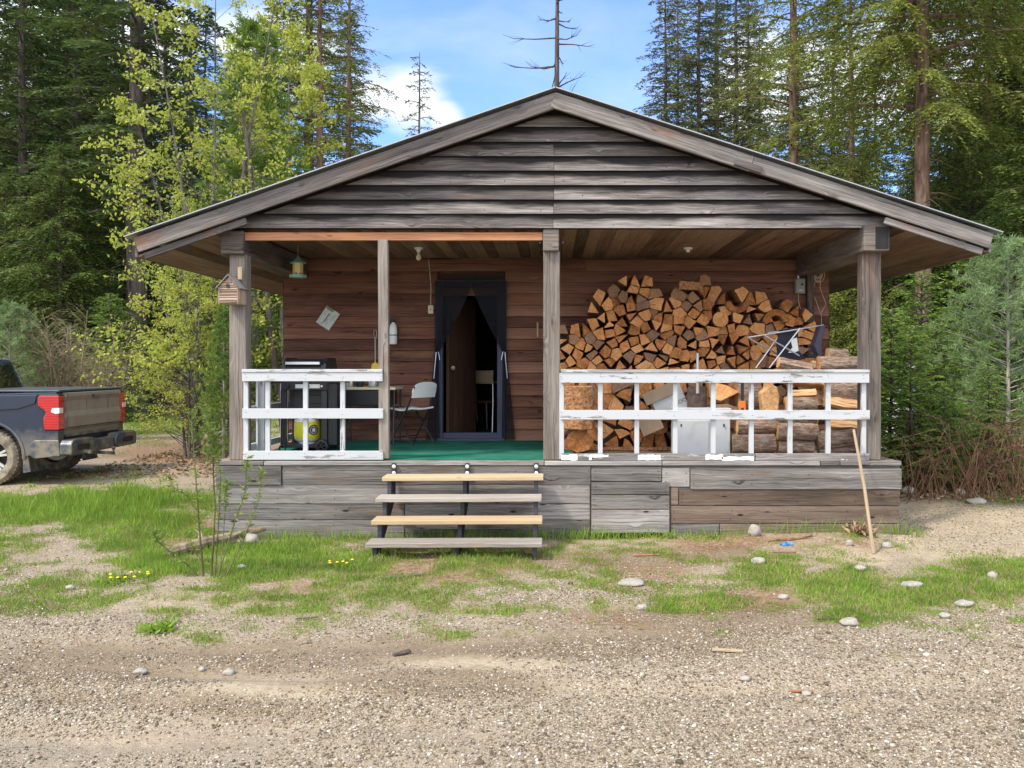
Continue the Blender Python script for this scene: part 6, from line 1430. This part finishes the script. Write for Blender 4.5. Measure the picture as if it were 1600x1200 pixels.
M_peb = mat('mixed_gravel_stones', _peb, rough=.85, spec=.2)
pebbles(82000, 3.55, 10.5, .0032, .0098, 1, lambda x, y: np.clip(gravel_f(x, y) * 1.6 + .02 - grass_f(x, y) * .7 - litter_f(x, y) * .25, .02, 1), 'gravel', 'loose pale grey and tan gravel scattered over the yard')
pebbles(420, 3.8, 26.0, .012, .024, 2, lambda x, y: np.clip(gravel_f(x, y) + .05 - grass_f(x, y) * .6, 0.01, 1), 'larger_stones', 'larger loose stones lying among the gravel')
# grass blades in tufts
def grass(n_t, y0, y1, blades, h0, wd, seed, name, label, mt, thr=.25, boost=None, spread=.035, f=grass_f):
    rg_ = np.random.default_rng(seed); m_ = n_t * 6; y = rg_.uniform(y0, y1, m_); x = rg_.uniform(-.82, .72, m_) * y; w = f(x, y); keep = (rg_.random(m_) < np.clip((w - thr) * 2.2, 0, 1)) & free(x, y); x, y, w = x[keep][:n_t], y[keep][:n_t], w[keep][:n_t]
    k_ = len(x); nb = blades; X_ = np.repeat(x, nb) + rg_.normal(0, spread, k_ * nb); Y_ = np.repeat(y, nb) + rg_.normal(0, spread, k_ * nb); ok = free(X_, Y_); hh = np.repeat(.4 + w * .9, nb) * h0 * rg_.uniform(.4, 1.3, k_ * nb)
    if boost: hh *= 1 + boost(X_, Y_)
    D = np.stack([rg_.normal(0, .42, k_ * nb), rg_.normal(0, .42, k_ * nb), np.ones(k_ * nb)], -1); O = np.stack([X_, Y_, hgt_b(X_, Y_) - .006], -1)
    O, D, hh = O[ok], D[ok], hh[ok]; V = sprig_quads(O, D, hh, np.full(len(O), wd) * rg_.uniform(.6, 1.3, len(O)), rg_, 3.0); o = quads_obj(name, V, mt, None, rg_); tag(o, label, 'grass', kind='stuff'); print(name, len(O))
def blobw(cx, cy, rx, ry, a): return lambda x, y: a * np.exp(-(((x - cx) / rx)**2 + ((y - cy) / ry)**2))
M_blade = leafmat('green_grass_blades', (.075,.15,.018), (.30,.44,.06), trans=.35, nscale=2.2)
M_moss = leafmat('dry_yellow_moss_grass', (.12,.12,.03), (.30,.27,.10), trans=.2, nscale=2.0)
lushL, lushR, lushS = blobw(-5.6, 10.9, 1.1, 1.0, 1.6), blobw(3.9, 6.6, 1.2, .6, .2), blobw(-2.9, 8.0, 1.2, .8, .8)
grass(17000, 5.4, 12.6, 8, .042, .006, 3, 'grass', 'short green grass patches growing through the yard gravel', M_blade, thr=.24, boost=lambda x, y: lushL(x, y) + lushR(x, y) + lushS(x, y))
grass(14000, 4.8, 12.0, 8, .022, .005, 4, 'moss_grass', 'dry yellowish moss and low grass between the green patches', M_moss, thr=.06, spread=.06)
grass(5000, 12.6, 34.0, 7, .085, .016, 5, 'far_grass', 'grass on the far side of the yard beyond the truck', M_blade, thr=.18, spread=.09)
M_straw = leafmat('dry_straw_and_bark_bits', (.10,.05,.025), (.48,.34,.20), trans=.0, nscale=6.0)
grass(420, 7.0, 12.6, 24, .085, .007, 7, 'tall_grass', 'longer lush grass clumps at the left and beside the sapling', M_blade, thr=.42, boost=lambda x, y: lushL(x, y) * .9, spread=.05, f=lambda x, y: grass_f(x, y) * np.clip(1.2 - (x + 3.4) * 1.5, 0, 1.25))
grass(5000, 5.6, 12.6, 6, .055, .004, 8, 'dead_straw', 'dead straw standing among the grass patches', M_straw, thr=.15, spread=.05)
# straw, needles and bark crumbs
n = 34000; y = 4.2 + 7.5 * rng.random(n); x = rng.uniform(-.7, .62, n) * y; keep = (rng.random(n) < np.clip(litter_f(x, y) * 1.2 + .10 + .25 * ((y > 6.4) & (y < 9.2)), 0, 1)) & free(x, y); x, y = x[keep], y[keep]; k_ = len(x)
D = np.stack([rng.normal(0, 1, k_), rng.normal(0, 1, k_), rng.normal(0, .12, k_)], -1); V = sprig_quads(np.stack([x, y, hgt_b(x, y) + .004], -1), D, rng.uniform(.02, .075, k_), rng.uniform(.002, .007, k_), rng, .2)
tag(quads_obj('straw_litter', V, M_straw, None, rng), 'dry straw, needles and bark crumbs strewn over the ground', 'litter', kind='stuff')
# small green weeds hugging the skirt
n = 2600; x = rng.uniform(-3.7, 3.9, n); y = 9.0 - np.abs(rng.normal(0, .10, n)); hh = rng.uniform(.03, .12, n) * (.4 + fbm(x, y, 1.1, 61)); D = np.stack([rng.normal(0, .3, n), rng.normal(-.15, .25, n), np.ones(n)], -1)
tag(quads_obj('edge_grass', sprig_quads(np.stack([x, y, hgt_b(x, y)], -1), D, hh * 1.6, np.full(n, .007), rng, 3), M_blade, None, rng), 'thin grass growing along the foot of the skirt boards', 'grass', kind='stuff')
# individual rocks
M_rock = mat('pale_granite_rock', lambda k, p: (k.put(p.inputs['Base Color'], k.mix(k.noise(k.obj(), 16, 5), (.22,.195,.155), (.44,.40,.34))), k.put(p.inputs['Normal'], k.bump(k.noise(k.obj(), 22, 5), .6, .02))), rough=.85, spec=.2)
def rock(px, py, w, h, label, seed, d=.8, sink=.25):
    c = gp(px, py); w = w * c.y / F / 2; h = h * c.y / F / 2; bm = bmesh.new(); bmesh.ops.create_icosphere(bm, subdivisions=3, radius=1); rr = random.Random(seed); o_ = Vector((rr.uniform(0, 9), rr.uniform(0, 9), rr.uniform(0, 9)))
    from mathutils import noise as mn
    for v in bm.verts:
        q = v.co.copy(); f_ = 1 + .30 * mn.noise(q * 1.1 + o_) + .12 * mn.noise(q * 2.7 + o_); v.co = Vector((q.x * w * f_, q.y * w * d * f_, q.z * h * f_ * 1.15))
    for f_ in bm.faces: f_.smooth = True
    me = bpy.data.meshes.new('rock'); bm.to_mesh(me); bm.free(); me.materials.append(M_rock); o = bpy.data.objects.new('rock', me); COL.objects.link(o); o.location = (c.x, c.y + w * d * .5, hz(c.x, c.y) + h * (1 - sink)); tag(o, label, 'rock')
for i, a in enumerate([(356,846,22,16,'white rock in the grass at the left corner of the skirt'),(388,848,30,17,'larger white rock beside the skirt behind the sapling'),(1180,845,20,19,'round grey rock leaning at the foot of the skirt'),
    (987,911,44,8,'flat pale stone in front of the steps, right of centre'),(1428,921,34,12,'oval white stone in the grass at right'),(1386,857,16,10,'small pale stone beside the foot of the pole'),(1328,855,12,10,'small stone left of the foot of the pole'),
    (1510,944,30,9,'flat white stone near the right edge of the grass'),(1186,884,24,10,'pale stone in front of the right railing'),(1003,949,18,9,'small pale stone below the flat stone'),(1552,902,15,12,'tan stone at the right edge of the lush grass'),
    (1330,976,30,12,'pinkish stone half buried in the gravel at right'),(1478,968,18,9,'little white stone in the grass below the oval stone'),(377,889,14,8,'small white stone right of the sapling'),(108,917,14,8,'small pale stone at the left among grass and gravel'),
    (1500,780,18,14,'grey rock at the edge of the brown brush'),(1421,775,22,14,'pale grey rock beside the right corner of the skirt'),(1530,800,30,9,'flat tan stone on the sandy patch at right'),(1225,936,16,8,'pale pebble stone in the middle of the right grass'),(1345,893,18,9,'light stone in the gravel below the pole'),
    (217,1048,22,9,'pale stone pressed into the driveway at left'),(355,1046,20,9,'light stone in the driveway left of centre'),(315,1042,12,7,'small white stone in the driveway at left'),(1165,1062,16,8,'white stone in the gravel right of centre'),(1262,1076,14,8,'small white stone in the gravel at right')]): rock(a[0], a[1], a[2], a[3], a[4], i)
# wood scraps
def scrap(px, py, L, ang, label, mt, w=.03, nm='wood_scrap'):
    c = gp(px, py); m = MB(); n_ = 5; m.bar((-L/2, 0, .012), (L/2, 0, .016), w, w * .5, r=random.random()); o = thing(m, nm, mt, label, 'wood scrap', bevel=.003); o.location = (c.x, c.y, hz(c.x, c.y)); o.rotation_euler = (0, 0, R(ang))
scrap(1137,1021,.19,-14,'pale broken board piece lying in the gravel right of centre', M_board); scrap(1253,1071,.12,-10,'reddish wood chip in the gravel at lower right', M_red, .02); scrap(630,902,.34,24,'grey stick lying on the ground before the steps', M_grey, .022)
scrap(1010,868,.25,3,'thin brown slat lying in front of the skirt', M_red, .02); scrap(1225,868,.22,-6,'thin orange slat lying near the blue rag', M_red, .018); scrap(480,968,.16,10,'small dark twig on the gravel left of centre', M_trunk, .016); scrap(1290,966,.12,8,'short dark twig beside the pinkish stone', M_trunk, .016); scrap(628,1021,.12,38,'dark bark chip in the driveway left of centre', M_trunk, .03)
m = MB(); c = gp(1228, 856); rnd = random.Random(4)
for i in range(5): m.tube([(c.x + rnd.uniform(-.08, .08), c.y + rnd.uniform(-.04, .04), .02 + rnd.uniform(0, .03)) for _ in range(3)], [.012, .022, .01], 6)
thing(m, 'blue_rag', mat('blue_cloth', col=(.08,.25,.55), rough=.9), 'crumpled bright blue rag on the ground by the skirt', 'rag', smooth=True)
m = MB(); a = gp(1200, 852); m.tube([a + Vector((0, 0, .03)), a + Vector((.12, .03, .04)), a + Vector((.3, .08, .05)), a + Vector((.48, .12, .07))], [.014, .018, .015, .008], 7); thing(m, 'stick', M_twig, 'brown stick lying beside the blue rag at the skirt', 'stick', smooth=True)
fb = empty('fallen_branch', gp(262, 868), 0, 'pale broken branch lying in the grass left of the skirt', 'branch')
m = MB(); m.tube([(0, 0, .03), (.22, .25, .07), (.42, .45, .09), (.62, .9, .08)], [.05, .055, .04, .025], 8); m.tube([(.22, .25, .07), (.1, .5, .12), (-.02, .7, .1)], [.03, .02, .008], 6); m.tube([(.42, .45, .09), (.62, .5, .16)], [.025, .008], 6); part(m, 'limb', M_deadtw, fb, smooth=True)
M_sapst = barkmat('greenish_young_stems', (.05,.045,.02), (.13,.115,.055), (.22,.19,.09))
# sapling before the left corner
YSp = 7.25; sp = empty('sapling', (wx(325, YSp), YSp, hz(wx(325, YSp), YSp)), 0, 'slender young willow sapling with sparse leaves before the left corner of the deck', 'sapling'); m = MB(); OO, DD = [], []; rr = np.random.default_rng(6)
def spx(px, py, dy=0.0): return W(px, py, YSp + dy) - Vector(sp.location)
stems_ = [([(318,903),(311,820),(304,720),(299,640)], .010, 0), ([(330,905),(336,800),(332,700),(322,640)], .009, .15), ([(336,900),(342,810),(345,740),(337,700)], .006, .1), ([(340,900),(362,830),(383,770),(386,715)], .006, -.1), ([(352,890),(380,845),(402,790),(410,735)], .006, .05), ([(312,905),(285,875),(250,850),(236,828)], .006, -.15), ([(309,800),(292,775),(270,760),(262,744)], .005, 0), ([(305,740),(318,725),(330,690),(335,672)], .004, .1), ([(316,880),(300,850),(292,830)], .004, 0.1), ([(330,800),(350,780),(356,750)], .004, 0), ([(345,880),(352,800),(353,760)], .004, .2)]
for pts, r_, dy in stems_:
    P_ = [spx(a_, b_, dy * (i / 3)) for i, (a_, b_) in enumerate(pts)]; P_[0].z = max(P_[0].z, -.01) if pts[0][1] < 890 else -.01; m.tube(P_, [r_ * (1 - .75 * i / (len(P_) - 1)) for i in range(len(P_))], 6)
    nl_ = 95 if r_ > .005 else 50
    for j in range(nl_):
        t = 1 - .72 * rr.random() ** 1.4; f = t * (len(P_) - 1); i0 = min(int(f), len(P_) - 2); q = P_[i0].lerp(P_[i0 + 1], f - i0); OO.append(tuple(q)); DD.append((rr.normal(0, 1), rr.normal(0, 1), rr.uniform(-.3, 1.2)))
part(m, 'stem', M_sapst, sp, smooth=True); n = len(OO)
quads_obj('leaves', sprig_quads(np.array(OO), np.array(DD), rr.uniform(.035, .075, n), rr.uniform(.012, .022, n), rr, 1.5), M_bushl, sp, rr)
# leafy weeds
def weed(px, py, r_, nl_, ls, label, mt, flowers=0, nm='weed'):
    c = gp(px, py); e = empty(nm, (c.x, c.y, hz(c.x, c.y)), 0, label, 'flower' if flowers else 'weed'); rw = np.random.default_rng(px); O = rw.normal(0, r_ * .35, (nl_, 3)); O[:, 2] = np.abs(O[:, 2]) * .25; D = rw.normal(0, 1, (nl_, 3)); D[:, 2] = np.abs(D[:, 2]) * .9 + .2
    quads_obj('leaves', sprig_quads(O, D, rw.uniform(.6, 1.2, nl_) * ls, rw.uniform(.25, .45, nl_) * ls, rw, .6), mt, e, rw)
    for i in range(flowers):
        m = MB(); x_, y_ = rw.uniform(-r_, r_), rw.uniform(-r_ * .5, r_ * .5); m.lathe([(.0005, .075), (.013, .07), (.014, .066), (.001, .062)], 9, (x_, y_, 0)); m.tube([(x_, y_, 0), (x_, y_, .064)], .002, 4, m=1); part(m, 'blossom', [M_dand, M_blade], e)
M_dand = mat('dandelion_yellow', col=(.80,.55,.02), rough=.7)
weed(1045, 842, .10, 60, .07, 'leafy green weed at the foot of the patched skirt boards', M_bushl); weed(1117, 846, .09, 40, .05, 'small green weed right of the leafy one at the skirt', M_bushl); weed(190, 906, .22, 130, .06, 'dandelion patch in the grass at left', M_blade, 9, 'dandelions'); weed(541, 888, .16, 90, .05, 'dandelion patch between the sapling and the steps', M_blade, 6, 'dandelions'); weed(248, 985, .14, 110, .07, 'dark green weed clump in the driveway gravel at left', M_blade); weed(895, 909, .04, 16, .04, 'tiny yellow weed right of the steps', M_moss); weed(1250, 832, .10, 40, .10, 'grass clump at the skirt right of the round rock', M_blade); weed(1345, 842, .16, 120, .12, 'dry tan grass tuft by the foot of the pole', M_straw)
# brown brush at the right
rnd = random.Random(12); m = MB(); OO, DD = [], []
for i in range(560):
    y_ = rnd.uniform(10.6, 16.0); px = rnd.uniform(1405, 1680); x_ = wx(px, y_)
    if x_ < 3.95: continue
    L = rnd.uniform(.35, 1.15) * (1.5 if px > 1490 else 1); a = rnd.uniform(0, 6.28); ln = rnd.uniform(.2, 1.3); z0 = hz(x_, y_) ; q0 = Vector((x_, y_, z0)); q1 = q0 + Vector((math.cos(a) * ln * L * .4, math.sin(a) * ln * L * .4, L * .6)); q2 = q0 + Vector((math.cos(a) * ln * L, math.sin(a) * ln * L, L * max(.25, 1 - ln * .5)))
    m.tube([q0, q1, q2], [.007, .005, .002], 4, caps=False, r=rnd.random())
    if rnd.random() < .35:
        for _ in range(7): t = rnd.random(); OO.append(tuple(q1.lerp(q2, t))); DD.append((rnd.gauss(0, 1), rnd.gauss(0, 1), rnd.gauss(.3, .6)))
tag(m.build('brush_stems', M_twig, smooth=True), 'tangle of reddish brown bare brush stems at the right edge', 'brush', kind='stuff')
n = len(OO); tag(quads_obj('brush_leaves', sprig_quads(np.array(OO), np.array(DD), rng.uniform(.03, .06, n), rng.uniform(.015, .03, n), rng, 1.5), M_bushl, None, rng), 'small fresh green leaves among the brown brush', 'brush', kind='stuff')
n = 9000; y = rng.uniform(10.8, 17, n); x = wx(1, 1) * 0 + rng.uniform(4.3, 11.5, n); D = rng.normal(0, 1, (n, 3)); D[:, 2] *= .35
tag(quads_obj('leaf_litter', sprig_quads(np.stack([x, y, hgt_b(x, y) + rng.uniform(.0, .06, n)], -1), D, rng.uniform(.04, .10, n), rng.uniform(.02, .05, n), rng, .6), M_straw, None, rng), 'brown fallen leaves under the brush at right', 'litter', kind='stuff')
# left middle-ground litter and twigs behind the sapling
n = 5000; y = rng.uniform(13.5, 19, n); x = rng.uniform(-8, -3.9, n); D = rng.normal(0, 1, (n, 3)); D[:, 2] *= .4
tag(quads_obj('leaf_litter', sprig_quads(np.stack([x, y, hgt_b(x, y) + .01], -1), D, rng.uniform(.04, .10, n), rng.uniform(.02, .045, n), rng, .6), M_straw, None, rng), 'pale fallen leaves and chips on the ground left of the cabin', 'litter', kind='stuff')
# white tarp-covered heap glimpsed through the young firs
e = empty('covered_heap', (wx(1425, 21), 21, 0), 0, 'white sheet covered heap glimpsed through the young firs right of the porch', 'tarp'); bm = bmesh.new(); bmesh.ops.create_icosphere(bm, subdivisions=4, radius=1)
from mathutils import noise as mn
for v in bm.verts: q = v.co.copy(); f_ = 1 + .22 * mn.noise(q * 2.3) + .1 * mn.noise(q * 6); v.co = Vector((q.x * .62 * f_, q.y * .6 * f_, max(-.02, q.z) * 1.75 * f_))
me = bpy.data.meshes.new('sheet'); bm.to_mesh(me); bm.free(); me.materials.append(mat('white_sheet', col=(.75,.76,.78), rough=.8)); o = bpy.data.objects.new('sheet', me); COL.objects.link(o); o.parent = e
print("objects", len(bpy.data.objects))
